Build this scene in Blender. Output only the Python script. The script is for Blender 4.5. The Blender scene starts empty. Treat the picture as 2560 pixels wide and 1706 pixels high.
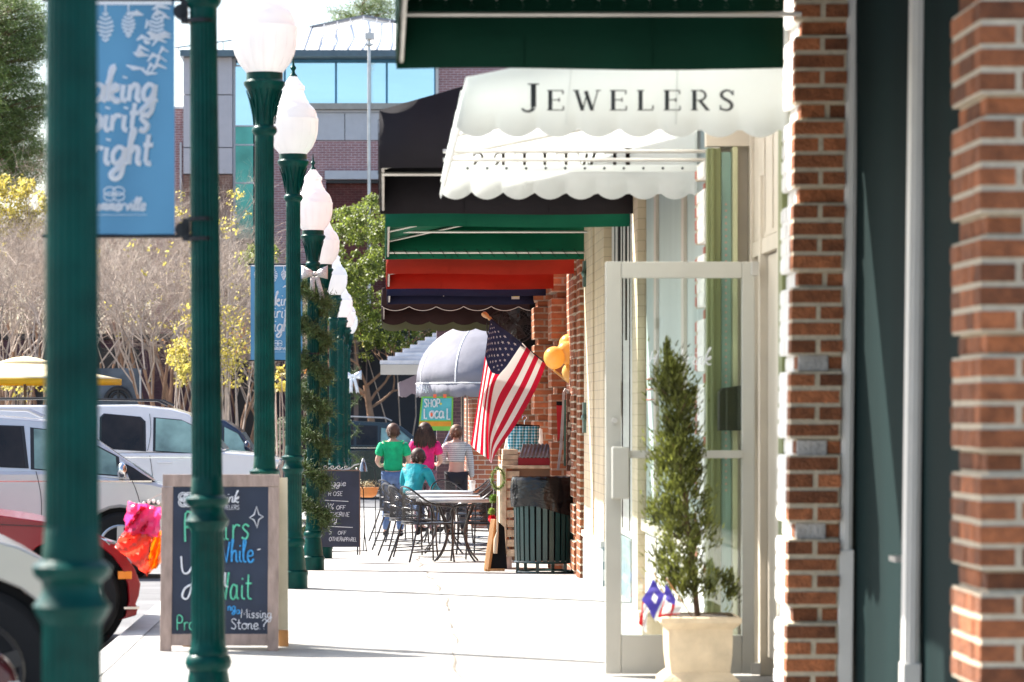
import bpy, bmesh, math, random
from mathutils import Vector, Matrix, Euler
R = math.radians
rnd = random.Random(7)
SC = bpy.context.scene
COL = SC.collection
# ---------------------------------------------------------------- camera, sky, sun, exposure
F, VX, HY, ZC = 8000.0, 961.0, 1030.0, 1.37      # focal length and vanishing point in photo pixels, eye height
cam_d = bpy.data.cameras.new('camera'); cam = bpy.data.objects.new('camera', cam_d); COL.objects.link(cam)
cam.location = (0, 0, ZC); cam.rotation_euler = (R(90), 0, 0)
cam_d.sensor_width = 36; cam_d.lens = 36*F/2560
cam_d.shift_x = (1280-VX)/2560; cam_d.shift_y = (HY-853)/2560
cam_d.clip_start = .1; cam_d.clip_end = 3000
cam_d.dof.use_dof = True; cam_d.dof.focus_distance = 33.0; cam_d.dof.aperture_fstop = 5.2
SC.camera = cam
SUN_EL = R(43.5)
sdir = Vector((.80*math.cos(SUN_EL), -.60*math.cos(SUN_EL), -math.sin(SUN_EL)))   # direction the light travels
w = bpy.data.worlds.new('World'); SC.world = w; w.use_nodes = True
nt = w.node_tree; sky = nt.nodes.new('ShaderNodeTexSky'); sky.sky_type = 'NISHITA'; sky.sun_disc = False
sky.sun_elevation = SUN_EL; sky.sun_rotation = math.atan2(-sdir.x, -sdir.y)
sky.air_density = 1.0; sky.dust_density = 2.0; sky.ozone_density = 1.0
nt.links.new(sky.outputs[0], nt.nodes['Background'].inputs[0]); nt.nodes['Background'].inputs[1].default_value = .108
sd = bpy.data.lights.new('sun', 'SUN'); sd.energy = 5.0; sd.angle = R(.5); sd.color = (1, .95, .87)
sun = bpy.data.objects.new('sun', sd); COL.objects.link(sun)
sun.rotation_euler = sdir.to_track_quat('-Z', 'Y').to_euler(); sun.location = (-20, 20, 30)
SC.view_settings.view_transform = 'Standard'; SC.view_settings.look = 'None'
SC.view_settings.exposure = 1.6; SC.view_settings.gamma = 1
SC.cycles.max_bounces = 8; SC.cycles.transparent_max_bounces = 12; SC.cycles.transmission_bounces = 6

# ---------------------------------------------------------------- helpers
def W(px, py, s): return Vector(((px-VX)/s, F/s, (HY-py)/s+ZC))
def PX(px, s): return (px-VX)/s
def PZ(py, s): return (HY-py)/s+ZC
def gz(d):                                          # the pavement falls gently away down the street
    T = [(25,0),(31.7,-.20),(36.7,-.31),(44.4,-.38),(48,-.47),(60,-.5)]
    if d <= 25: return 0.0
    for a, b in zip(T[:-1], T[1:]):
        if d <= b[0]: return a[1]+(b[1]-a[1])*(d-a[0])/(b[0]-a[0])
    return -.5
def depth_at(px, x): return F*x/(px-VX)

_m = {}
def mat(name, col, rough=.6, metal=0, var=.12, scale=6, bump=0, bscale=None, trans=0, coat=0, isl=0, spec=.5, alpha=1, stretch=(1,1,1), tcol=None, emit=0):
    if name in _m: return _m[name]
    m = bpy.data.materials.new(name); m.use_nodes = True; n = m.node_tree.nodes; L = m.node_tree.links
    p = n['Principled BSDF']
    p.inputs['Roughness'].default_value = rough; p.inputs['Metallic'].default_value = metal
    p.inputs['Specular IOR Level'].default_value = spec
    p.inputs['Coat Weight'].default_value = coat; p.inputs['Coat Roughness'].default_value = .08
    if alpha < 1: p.inputs['Alpha'].default_value = alpha
    tc = n.new('ShaderNodeTexCoord'); mp = n.new('ShaderNodeMapping'); L.new(tc.outputs['Object'], mp.inputs[0]); mp.inputs['Scale'].default_value = stretch
    nz = n.new('ShaderNodeTexNoise'); nz.inputs['Scale'].default_value = scale; nz.inputs['Detail'].default_value = 5; L.new(mp.outputs[0], nz.inputs[0])
    mr = n.new('ShaderNodeMapRange'); mr.inputs[1].default_value = .3; mr.inputs[2].default_value = .7
    mr.inputs[3].default_value = 1-var; mr.inputs[4].default_value = 1+var; L.new(nz.outputs[0], mr.inputs[0])
    fac = mr.outputs[0]
    if isl:
        g = n.new('ShaderNodeNewGeometry'); m2 = n.new('ShaderNodeMapRange'); m2.inputs[3].default_value = 1-isl; m2.inputs[4].default_value = 1+isl
        L.new(g.outputs['Random Per Island'], m2.inputs[0]); mu = n.new('ShaderNodeMath'); mu.operation = 'MULTIPLY'
        L.new(fac, mu.inputs[0]); L.new(m2.outputs[0], mu.inputs[1]); fac = mu.outputs[0]
    vm = n.new('ShaderNodeVectorMath'); vm.operation = 'SCALE'; vm.inputs[0].default_value = col[:3]; L.new(fac, vm.inputs[3])
    L.new(vm.outputs[0], p.inputs['Base Color'])
    if bump:
        b = n.new('ShaderNodeBump'); b.inputs['Strength'].default_value = bump; b.inputs['Distance'].default_value = .02
        nb = n.new('ShaderNodeTexNoise'); nb.inputs['Scale'].default_value = bscale or scale*4; nb.inputs['Detail'].default_value = 6; L.new(mp.outputs[0], nb.inputs[0])
        L.new(nb.outputs[0], b.inputs['Height']); L.new(b.outputs[0], p.inputs['Normal'])
    if trans:
        out = n['Material Output']; t = n.new('ShaderNodeBsdfTranslucent'); mx = n.new('ShaderNodeMixShader'); mx.inputs[0].default_value = trans
        if tcol: t.inputs[0].default_value = (*tcol, 1)
        else: L.new(vm.outputs[0], t.inputs[0])
        L.new(p.outputs[0], mx.inputs[1]); L.new(t.outputs[0], mx.inputs[2]); L.new(mx.outputs[0], out.inputs[0])
    _m[name] = m; return m

def brickwall(name, c1, c2, mortar, axis='x', course=.0677, var=.3, msize=.011, offset=.5):
    """flat far brickwork; axis tells which horizontal direction the wall runs along"""
    if name in _m: return _m[name]
    m = bpy.data.materials.new(name); m.use_nodes = True; n = m.node_tree.nodes; L = m.node_tree.links
    p = n['Principled BSDF']; p.inputs['Roughness'].default_value = .85
    tc = n.new('ShaderNodeTexCoord'); sx = n.new('ShaderNodeSeparateXYZ'); cx = n.new('ShaderNodeCombineXYZ')
    L.new(tc.outputs['Object'], sx.inputs[0]); L.new(sx.outputs[0 if axis == 'x' else 1], cx.inputs[0]); L.new(sx.outputs[2], cx.inputs[1])
    b = n.new('ShaderNodeTexBrick'); L.new(cx.outputs[0], b.inputs[0]); b.inputs['Scale'].default_value = 1
    b.inputs['Brick Width'].default_value = course*3; b.inputs['Row Height'].default_value = course; b.inputs['Mortar Size'].default_value = msize/2
    b.inputs['Color1'].default_value = (*c1, 1); b.inputs['Color2'].default_value = (*c2, 1); b.inputs['Mortar'].default_value = (*mortar, 1)
    b.offset = offset
    nz = n.new('ShaderNodeTexNoise'); nz.inputs['Scale'].default_value = 3; nz.inputs['Detail'].default_value = 6; L.new(tc.outputs['Object'], nz.inputs[0])
    mr = n.new('ShaderNodeMapRange'); mr.inputs[1].default_value = .3; mr.inputs[2].default_value = .7; mr.inputs[3].default_value = 1-var; mr.inputs[4].default_value = 1+var
    L.new(nz.outputs[0], mr.inputs[0]); vm = n.new('ShaderNodeVectorMath'); vm.operation = 'SCALE'; L.new(b.outputs[0], vm.inputs[0]); L.new(mr.outputs[0], vm.inputs[3])
    L.new(vm.outputs[0], p.inputs['Base Color'])
    bp = n.new('ShaderNodeBump'); bp.inputs['Strength'].default_value = .6; bp.inputs['Distance'].default_value = .006; bp.invert = True
    L.new(b.outputs['Fac'], bp.inputs['Height']); L.new(bp.outputs[0], p.inputs['Normal'])
    _m[name] = m; return m

def glassmat(name, tint=(.8, .9, .9), gloss=.25, rough=.02, dark=0.0, dcol=(.02,.02,.02)):
    """thin pane: mostly see-through, partly mirror; 'dark' mixes in a dark film (shaded interior)"""
    if name in _m: return _m[name]
    m = bpy.data.materials.new(name); m.use_nodes = True; n = m.node_tree.nodes; L = m.node_tree.links
    for x in list(n):
        if x.name == 'Principled BSDF': n.remove(x)
    out = n['Material Output']; t = n.new('ShaderNodeBsdfTransparent'); t.inputs[0].default_value = (*tint, 1)
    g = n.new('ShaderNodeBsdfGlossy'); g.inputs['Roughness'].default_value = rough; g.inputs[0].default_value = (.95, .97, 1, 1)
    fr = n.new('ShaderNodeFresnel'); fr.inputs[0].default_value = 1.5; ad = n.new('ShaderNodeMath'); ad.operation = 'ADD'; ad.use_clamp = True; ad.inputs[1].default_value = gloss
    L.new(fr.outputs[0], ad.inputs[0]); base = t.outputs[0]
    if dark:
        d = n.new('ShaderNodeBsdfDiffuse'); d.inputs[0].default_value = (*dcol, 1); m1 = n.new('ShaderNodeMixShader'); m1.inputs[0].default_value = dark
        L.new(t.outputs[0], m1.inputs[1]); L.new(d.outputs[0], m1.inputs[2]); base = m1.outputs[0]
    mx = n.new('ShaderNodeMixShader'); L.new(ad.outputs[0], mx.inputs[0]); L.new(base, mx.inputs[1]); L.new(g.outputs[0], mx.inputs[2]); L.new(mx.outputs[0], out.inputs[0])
    _m[name] = m; return m

def origin(o):
    v = Vector((0, 0, 0))
    while o is not None: v += o.location; o = o.parent
    return v

class MB:
    def __init__(s): s.v = []; s.f = []; s.m = []
    def add(s, vs, fs, mi=0):
        b = len(s.v); s.v += [Vector(q) for q in vs]
        for f in fs: s.f.append([b+i for i in f]); s.m.append(mi)
        return s
    def box(s, x0, x1, y0, y1, z0, z1, mi=0):
        return s.add([(x0,y0,z0),(x1,y0,z0),(x1,y1,z0),(x0,y1,z0),(x0,y0,z1),(x1,y0,z1),(x1,y1,z1),(x0,y1,z1)],
                     [(0,3,2,1),(4,5,6,7),(0,1,5,4),(1,2,6,5),(2,3,7,6),(3,0,4,7)], mi)
    def obox(s, c, size, rot=(0,0,0), mi=0):
        M = Euler(rot).to_matrix(); c = Vector(c); h = [q/2 for q in size]; b = MB(); b.box(-h[0],h[0],-h[1],h[1],-h[2],h[2])
        return s.add([c+M@q for q in b.v], b.f, mi)
    def beam(s, a, b, wx, wz, mi=0, up=(0,0,1)):
        a = Vector(a); b = Vector(b); d = (b-a).normalized(); u = Vector(up)
        if abs(d.dot(u)) > .98: u = Vector((0,1,0))
        e = d.cross(u).normalized()*wx/2; g = e.cross(d).normalized()*wz/2
        return s.add([a-e-g, a+e-g, a+e+g, a-e+g, b-e-g, b+e-g, b+e+g, b-e+g], [(0,1,2,3),(7,6,5,4),(0,4,5,1),(1,5,6,2),(2,6,7,3),(3,7,4,0)], mi)
    def tube(s, pts, r, n=8, mi=0, caps=True, closed=False):
        pts = [Vector(p) for p in pts]; k = len(pts); rs = r if isinstance(r, (list, tuple)) else [r]*k
        vs = []; fs = []; u = None
        for i, p in enumerate(pts):
            if closed: t = pts[(i+1) % k]-pts[i-1]
            else: t = (pts[min(i+1,k-1)]-pts[max(i-1,0)])
            t = t.normalized() if t.length > 1e-9 else Vector((0,0,1))
            if u is None: u = t.orthogonal().normalized()
            else:
                u = u-t*u.dot(t); u = u.normalized() if u.length > 1e-6 else t.orthogonal().normalized()
            w_ = t.cross(u)
            for j in range(n):
                a = 2*math.pi*j/n; vs.append(p+(u*math.cos(a)+w_*math.sin(a))*rs[i])
        for i in range(k if closed else k-1):
            for j in range(n):
                a = i*n+j; b = i*n+(j+1) % n; c = ((i+1) % k)*n
                fs.append((a, b, c+(j+1) % n, c+j))
        if caps and not closed: fs.append(tuple(range(n))[::-1]); fs.append(tuple((k-1)*n+j for j in range(n)))
        return s.add(vs, fs, mi)
    def lathe(s, prof, n=24, c=(0,0,0), mi=0, flute=0, fl_range=(0,0), axis='z', caps=True):
        vs = []; fs = []; c = Vector(c)
        for (r, z) in prof:
            for j in range(n):
                a = 2*math.pi*j/n; rr = r
                if flute and fl_range[0] <= z <= fl_range[1]: rr = r*(1-.09*abs(math.cos(a*flute/2))**3)
                q = (rr*math.cos(a), rr*math.sin(a), z) if axis == 'z' else ((rr*math.cos(a), z, rr*math.sin(a)) if axis == 'y' else (z, rr*math.cos(a), rr*math.sin(a)))
                vs.append(c+Vector(q))
        for i in range(len(prof)-1):
            for j in range(n):
                a = i*n+j; b = i*n+(j+1) % n; fs.append((a, b, b+n, a+n))
        if caps: fs.append(tuple(range(n))[::-1]); fs.append(tuple((len(prof)-1)*n+j for j in range(n)))
        return s.add(vs, fs, mi)
    def prism(s, poly, fn, a, b, mi=0):
        """poly: 2-D points; fn(u, v, w) -> 3-D; extruded between w=a and w=b"""
        k = len(poly); vs = [fn(u, v, a) for u, v in poly]+[fn(u, v, b) for u, v in poly]
        fs = [tuple(range(k))[::-1], tuple(range(k, 2*k))]+[(i, (i+1) % k, k+(i+1) % k, k+i) for i in range(k)]
        return s.add(vs, fs, mi)
    def grid(s, rows, mi=0, mif=None):
        nr = len(rows); nc = len(rows[0]); b = len(s.v)
        for r_ in rows: s.v += [Vector(q) for q in r_]
        for i in range(nr-1):
            for j in range(nc-1):
                s.f.append([b+i*nc+j, b+i*nc+j+1, b+(i+1)*nc+j+1, b+(i+1)*nc+j]); s.m.append(mif(i, j) if mif else mi)
        return s
    def ball(s, c, rx, ry=None, rz=None, n=12, mi=0):
        ry = ry or rx; rz = rz or rx; c = Vector(c); vs = []; fs = []; m_ = n//2+1
        for i in range(m_+1):
            t = math.pi*i/m_
            for j in range(n):
                a = 2*math.pi*j/n; st = max(math.sin(t), .01); vs.append(c+Vector((rx*st*math.cos(a), ry*st*math.sin(a), rz*math.cos(t))))
        for i in range(m_):
            for j in range(n): fs.append((i*n+j, i*n+(j+1) % n, (i+1)*n+(j+1) % n, (i+1)*n+j))
        return s.add(vs, fs, mi)
    def build(s, name, mats, parent=None, smooth=False, bevel=0, solid=0, orig=None):
        o0 = origin(parent) if parent is not None else Vector(orig or (0,0,0))
        me = bpy.data.meshes.new(name); me.from_pydata([tuple(q-o0) for q in s.v], [], s.f)
        mats = mats if isinstance(mats, (list, tuple)) else [mats]
        for m_ in mats: me.materials.append(m_)
        if len(mats) > 1: me.polygons.foreach_set('material_index', s.m)
        if smooth: me.polygons.foreach_set('use_smooth', [True]*len(me.polygons))
        bm = bmesh.new(); bm.from_mesh(me); bmesh.ops.recalc_face_normals(bm, faces=bm.faces); bm.to_mesh(me); bm.free()
        if smooth:
            try: me.set_sharp_from_angle(angle=R(40))
            except Exception: pass
        o = bpy.data.objects.new(name, me); COL.objects.link(o)
        if parent is not None: o.parent = parent
        else: o.location = o0
        if bevel:
            bv = o.modifiers.new('bevel', 'BEVEL'); bv.width = bevel; bv.segments = 2; bv.limit_method = 'ANGLE'; bv.angle_limit = R(35)
        if solid:
            so = o.modifiers.new('solid', 'SOLIDIFY'); so.thickness = solid
        return o

def tag(o, label, cat, group=None):
    o['label'] = label; o['category'] = cat
    if group: o['group'] = group
    return o
def thing(name, label, cat, loc=(0,0,0), group=None, rz=0):
    o = bpy.data.objects.new(name, None); COL.objects.link(o); o.empty_display_size = .1
    o.location = loc; o.rotation_euler = (0,0,rz); return tag(o, label, cat, group)
def single(mb, name, mats, label, cat, group=None, **k):
    xs = [q.x for q in mb.v]; ys = [q.y for q in mb.v]; zs = [q.z for q in mb.v]
    return tag(mb.build(name, mats, None, orig=((min(xs)+max(xs))/2, (min(ys)+max(ys))/2, min(zs)), **k), label, cat, group)
def struct(mb, name, mats, **k):
    o = mb.build(name, mats, None, **k); o['kind'] = 'structure'; return o
def dup(root, loc, rz=0, label=None, scale=1):
    r = root.copy(); COL.objects.link(r); r.location = loc; r.rotation_euler = (0,0,rz); r.scale = (scale,)*3
    if label: r['label'] = label
    for ch in list(root.children):
        c = ch.copy(); COL.objects.link(c); c.parent = r
        for g in list(ch.children):
            d = g.copy(); COL.objects.link(d); d.parent = c
    return r

def smooth_pts(pts, k=4):
    if len(pts) < 3: return pts
    P = [pts[0]]+list(pts)+[pts[-1]]; out = []
    for i in range(1, len(P)-2):
        p0, p1, p2, p3 = [Vector(q) for q in P[i-1:i+3]]
        for j in range(k):
            t = j/k; out.append(.5*((2*p1)+(p2-p0)*t+(2*p0-5*p1+4*p2-p3)*t*t+(3*p1-p0-3*p2+p3)*t**3))
    out.append(Vector(P[-2])); return out

# ---- hand lettering: strokes on a unit em, x-height .5, capitals .9
GL = {
'a':(.5,[[(.38,.42),(.2,.5),(.05,.3),(.08,.05),(.25,.02),(.38,.2),(.4,.48),(.4,.1),(.52,.02)]]),
'b':(.48,[[(.08,.95),(.08,.05)],[(.08,.35),(.25,.5),(.42,.3),(.3,.02),(.08,.08)]]),
'c':(.43,[[(.38,.42),(.22,.5),(.05,.28),(.12,.03),(.28,0),(.4,.12)]]),
'e':(.45,[[(.06,.25),(.36,.3),(.3,.5),(.12,.46),(.05,.22),(.15,0),(.32,.02),(.42,.14)]]),
'g':(.5,[[(.38,.42),(.2,.5),(.05,.3),(.1,.06),(.26,.05),(.38,.25),(.4,.48),(.38,-.25),(.2,-.42),(.05,-.3),(.25,-.1),(.5,.08)]]),
'h':(.47,[[(.02,.4),(.16,.95),(.07,.9),(.06,0)],[(.07,.3),(.22,.5),(.34,.4),(.34,.08),(.46,.02)]]),
'i':(.24,[[(.08,.48),(.08,.08),(.22,.02)],[(.09,.68),(.1,.73)]]),
'k':(.46,[[(0,.5),(.18,1),(.08,.9),(.06,0)],[(.07,.25),(.3,.5),(.33,.35),(.1,.25),(.34,0),(.46,.05)]]),
'l':(.26,[[(.02,.3),(.2,.85),(.12,.98),(.06,.8),(.07,.1),(.24,.02)]]),
'm':(.58,[[(.06,.48),(.06,0)],[(.06,.32),(.18,.5),(.26,.4),(.26,0)],[(.26,.32),(.38,.5),(.46,.4),(.46,.08),(.56,.02)]]),
'n':(.46,[[(.06,.48),(.06,0)],[(.06,.32),(.2,.5),(.32,.4),(.32,.08),(.44,.02)]]),
'o':(.46,[[(.22,.5),(.06,.38),(.06,.12),(.22,0),(.38,.12),(.38,.38),(.22,.5),(.44,.44)]]),
'p':(.45,[[(.07,.48),(.05,-.42)],[(.06,.35),(.22,.5),(.38,.3),(.26,.02),(.07,.08)]]),
'r':(.38,[[(.06,.48),(.06,0)],[(.06,.3),(.18,.48),(.34,.44)]]),
's':(.4,[[(.34,.42),(.2,.5),(.08,.38),(.3,.18),(.2,0),(.04,.06)]]),
't':(.34,[[(.14,.85),(.12,.1),(.3,.02)],[(0,.55),(.3,.55)]]),
'u':(.47,[[(.06,.48),(.06,.12),(.18,0),(.32,.15),(.34,.48),(.34,.08),(.46,.02)]]),
'v':(.42,[[(.04,.48),(.17,0),(.34,.48),(.42,.44)]]),
'w':(.58,[[(.04,.48),(.15,0),(.27,.4),(.39,0),(.52,.48)]]),
'y':(.46,[[(.06,.48),(.08,.12),(.24,.05),(.36,.48)],[(.36,.48),(.32,-.2),(.16,-.4),(.05,-.25),(.42,.05)]]),
'A':(.62,[[(.04,0),(.28,.9),(.54,0)],[(.14,.35),(.44,.35)]]),
'B':(.6,[[(.08,.9),(.08,0)],[(.0,.8),(.3,.92),(.46,.72),(.1,.5),(.5,.38),(.46,.06),(.08,.02)]]),
'C':(.58,[[(.5,.75),(.3,.9),(.08,.6),(.1,.2),(.3,0),(.5,.14)]]),
'D':(.6,[[(.08,0),(.08,.9),(.4,.8),(.5,.45),(.38,.08),(.08,0)]]),
'E':(.52,[[(.46,.88),(.08,.88),(.08,.02),(.46,.02)],[(.08,.46),(.4,.46)]]),
'F':(.5,[[(.46,.88),(.08,.88),(.08,0)],[(.08,.46),(.4,.46)]]),
'H':(.62,[[(.08,.9),(.08,0)],[(.5,.9),(.5,0)],[(.08,.45),(.5,.45)]]),
'I':(.22,[[(.1,.9),(.1,0)]]),
'J':(.46,[[(.34,.9),(.34,.15),(.18,0),(.04,.16)]]),
'L':(.48,[[(.08,.9),(.08,.02),(.42,.02)]]),
'M':(.74,[[(.05,0),(.1,.9),(.34,.3),(.58,.9),(.64,0)]]),
'N':(.62,[[(.08,0),(.08,.9),(.5,0),(.5,.9)]]),
'O':(.62,[[(.3,.9),(.06,.65),(.06,.25),(.3,0),(.52,.25),(.52,.65),(.3,.9)]]),
'P':(.54,[[(.08,0),(.08,.88),(.36,.88),(.46,.68),(.36,.46),(.08,.46)]]),
'R':(.56,[[(.08,0),(.08,.88),(.36,.88),(.46,.68),(.36,.48),(.08,.46)],[(.24,.46),(.48,0)]]),
'S':(.52,[[(.44,.78),(.26,.92),(.08,.72),(.4,.32),(.3,.02),(.04,.12)]]),
'T':(.54,[[(.02,.88),(.5,.88)],[(.26,.88),(.26,0)]]),
'W':(.8,[[(.04,.9),(.2,0),(.38,.7),(.54,0),(.72,.9)]]),
'Y':(.6,[[(.04,.9),(.1,.45),(.3,.4),(.46,.6)],[(.48,.9),(.46,.1),(.3,-.35),(.1,-.3),(.2,-.05),(.55,.1)]]),
'0':(.54,[[(.26,.9),(.06,.6),(.08,.2),(.26,0),(.44,.25),(.44,.65),(.26,.9)]]),
'1':(.3,[[(.06,.7),(.16,.9),(.16,0)]]),
'2':(.5,[[(.06,.7),(.24,.9),(.42,.7),(.06,.02),(.46,.02)]]),
'5':(.5,[[(.42,.88),(.12,.88),(.08,.5),(.36,.5),(.4,.15),(.2,0),(.04,.1)]]),
'%':(.7,[[(.14,.88),(.04,.75),(.14,.6),(.24,.75),(.14,.88)],[(.56,.9),(.1,0)],[(.5,.3),(.4,.15),(.5,0),(.62,.15),(.5,.3)]]),
'?':(.46,[[(.06,.7),(.24,.9),(.4,.7),(.2,.4),(.2,.2)],[(.2,.04),(.21,0)]]),
'.':(.2,[[(.08,.03),(.1,0)]]), '-':(.4,[[(.04,.42),(.34,.46)]]), ' ':(.3,[]), '&':(.6,[[(.5,.4),(.3,0),(.1,.1),(.12,.35),(.36,.7),(.26,.9),(.14,.7),(.5,0)]]),
}
CURVY = set('abceghiklmnoprstuvwyBCDJOPRSY05?&2')
def lettering(mb, text, o, ux, uz, size, r, slant=0, k=3, xs=1, n=4):
    """o: 3-D start on the baseline; ux, uz: unit directions of the writing plane"""
    o = Vector(o); ux = Vector(ux); uz = Vector(uz); x = 0
    for ch in text:
        adv, st = GL[ch]
        for pl in st:
            q = [(a, b, 0) for a, b in pl]
            if ch in CURVY: q = smooth_pts(q, k)
            mb.tube([o+ux*((x+p[0]+slant*p[1])*size*xs)+uz*(p[1]*size) for p in q], r, n)
        x += adv
    return x*size*xs
def text_w(text, size, xs=1): return sum(GL[c][0] for c in text)*size*xs

def brick_pier(root, name, x0, x1, y0, y1, z0, z1, bmat, mmat, course=.0677, inset=.021, every=5, phase=0, ln=.203, seed=1, back=False, lean=0):
    """pier of single bricks; every fifth course is set back (rusticated)"""
    r_ = random.Random(seed); mb = MB(); j = .019; k = 0; z = z0
    while z < z1:
        rec = inset if (every and k % every == phase) else 0
        zt = min(z+course, z1); a, b, c = x0+rec, x1, y0+rec
        mb.box(a+.004, b-.004, c+.004, y1-.004, z, zt, 1)
        off = 0 if k % 2 else ln/2
        x = a-off
        first = True
        while x < b-.01:
            xa = max(x, a); xb = min(x+ln, b)
            if xb-xa > .02:
                e = r_.uniform(-.003, .002); g1, g2 = r_.uniform(-.0025,.0025), r_.uniform(-.0025,.0025); mb.box(xa+(abs(g1) if xa > a else 0), xb-abs(g2)*(xb < b), c+e, c+.095, z+j/2+g1, zt-j/2+g2, 0)
            x += ln+j
        y = c+.095+j if k % 2 else c+.095+j
        step = ln if k % 2 else ln/2
        while y < y1-.01:
            yb = min(y+step, y1); e = r_.uniform(-.0015, .0015); mb.box(a+e, a+.09, y, yb, z+j/2, zt-j/2, 0); y = yb+j; step = ln
        z = zt; k += 1
    if lean:
        for q in mb.v: q.x += (q.z-1.0)*lean
    return mb.build(name, [bmat, mmat], root)

# ---------------------------------------------------------------- shared materials
M = {}
M['concrete'] = mat('sidewalk concrete', (.355,.345,.325), .85, var=.2, scale=2.6, bump=.4, bscale=70)
M['joint'] = mat('joint dirt', (.19,.16,.13), .95, var=.5, scale=5)
M['kerb'] = mat('kerb concrete', (.5,.49,.47), .85, var=.15, scale=3)
M['asphalt'] = mat('asphalt', (.16,.16,.165), .9, var=.25, scale=1.2, bump=.5, bscale=90)
M['post'] = mat('lamp post green paint', (.0003,.048,.040), .33, var=.3, scale=9, bump=.12, bscale=30, spec=.14)
M['globe'] = mat('lamp globe acrylic', (.88,.88,.88), .2, var=.02, trans=.44, coat=.4)
M['band'] = mat('black steel strap', (.012,.013,.016), .4, metal=.3)
M['brick1'] = mat('near red brick', (.27,.088,.032), .85, var=.34, scale=22, bump=.9, bscale=90, isl=.5)
M['brick2'] = mat('middle red brick', (.29,.098,.038), .85, var=.34, scale=22, bump=.9, bscale=90, isl=.45)
M['brick3'] = mat('orange brick', (.36,.12,.05), .85, var=.2, scale=14, bump=.4, bscale=120, isl=.25)
M['mortar'] = mat('pale mortar', (.52,.445,.33), .95, var=.15, scale=30, bump=.4)
M['mortar2'] = mat('tan mortar', (.42,.30,.22), .95, var=.2, scale=30, bump=.4)
M['cream'] = mat('cream paint', (.57,.51,.42), .5, var=.06, scale=5, bump=.06)
M['white'] = mat('white paint', (.66,.64,.6), .45, var=.05, scale=5, bump=.05)
M['olive'] = mat('olive green paint', (.17,.19,.075), .5, var=.1, scale=4)
M['dkgreen'] = mat('dark green boards', (.006,.017,.017), .85, spec=.08, var=.25, scale=2, stretch=(1,1,.2))
M['teal'] = mat('pale teal paint', (.42,.5,.47), .5, var=.08, scale=3, stretch=(1,1,.3))
M['steel'] = mat('galvanised tube', (.55,.53,.5), .35, metal=.6, var=.12)
M['ink'] = mat('dark lettering', (.03,.035,.04), .5)
M['black'] = mat('black plastic', (.006,.006,.007), .6, spec=.15)
M['wood'] = mat('orange stained wood', (.5,.25,.09), .55, var=.25, scale=5, stretch=(6,6,1))
M['greywood'] = mat('weathered wood', (.36,.27,.23), .8, var=.25, scale=6, stretch=(4,4,1), bump=.3)
M['chalk'] = mat('chalkboard', (.022,.032,.06), .6, var=.35, scale=2)
M['glass'] = glassmat('clear window glass', (.92,.96,.95), .03)
# ================================================================ the ground
ds = [-30, 0, 25, 28.35, 31.7, 36.7, 44.4, 48, 60, 62]
mb = MB(); 
for a, b in zip(ds[:-1], ds[1:]):
    mb.add([(-1.47,a,gz(a)),(2.4,a,gz(a)),(2.4,b,gz(b)),(-1.47,b,gz(b)),(-1.47,a,gz(a)-.25),(-1.47,b,gz(b)-.25)], [(0,1,2,3),(0,3,5,4)])
mb.add([(-1.47,62,-.5),(2.4,62,-.5),(2.4,62,-.7),(-1.47,62,-.7)], [(0,1,2,3)])
struct(mb, 'sidewalk', M['concrete'])
mb = MB()
ys = [5+i*.25 for i in range(150)]
wv = lambda y: .41+.018*math.sin(y*1.7)+.012*math.sin(y*4.3+1)+.03*math.sin(y*.33)
for a, b in zip(ys[:-1], ys[1:]):
    if math.sin(a*3.1)+math.sin(a*1.13) < -1.2: continue
    h = .004+.003*math.sin(a*2.3)
    mb.add([(wv(a)-h,a,gz(a)+.004),(wv(a)+h,a,gz(a)+.004),(wv(b)+h,b,gz(b)+.004),(wv(b)-h,b,gz(b)+.004)], [(0,1,2,3)])
for k, y in enumerate([9.2, 11.6, 14.0, 16.2, 18.4, 20.6, 22.6, 25.0, 26.9, 28.9, 31.1, 33.2, 35.3, 37.6, 40, 43]):
    x = -1.45
    while x < 1.9:
        l = rnd.uniform(.12, .6)
        if rnd.random() < .72:
            e = rnd.uniform(-.01, .01); mb.add([(x,y+e,gz(y)+.004),(x+l,y+e,gz(y)+.004),(x+l,y+e+.012,gz(y)+.004),(x,y+e+.012,gz(y)+.004)], [(0,1,2,3)])
        x += l
o = struct(mb, 'sidewalk_joints', M['joint'])
mb = MB()
for a, b in zip(ds[:-1], ds[1:]):
    z0, z1 = gz(a)+.004, gz(b)+.004
    mb.add([(-1.62,a,z0),(-1.472,a,z0),(-1.472,b,z1),(-1.62,b,z1),(-1.62,a,z0-.3),(-1.62,b,z1-.3)], [(0,1,2,3),(0,3,5,4)])
struct(mb, 'kerb', M['kerb'])
mb = MB(); dd = [-60, 0, 25, 28.35, 31.7, 36.7, 44.4, 48, 60, 120, 400, 1500]
for a, b in zip(dd[:-1], dd[1:]):
    mb.add([(-500,a,gz(a)-.13),(500,a,gz(a)-.13),(500,b,gz(b)-.13),(-500,b,gz(b)-.13)], [(0,1,2,3)])
struct(mb, 'road', M['asphalt'])

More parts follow.
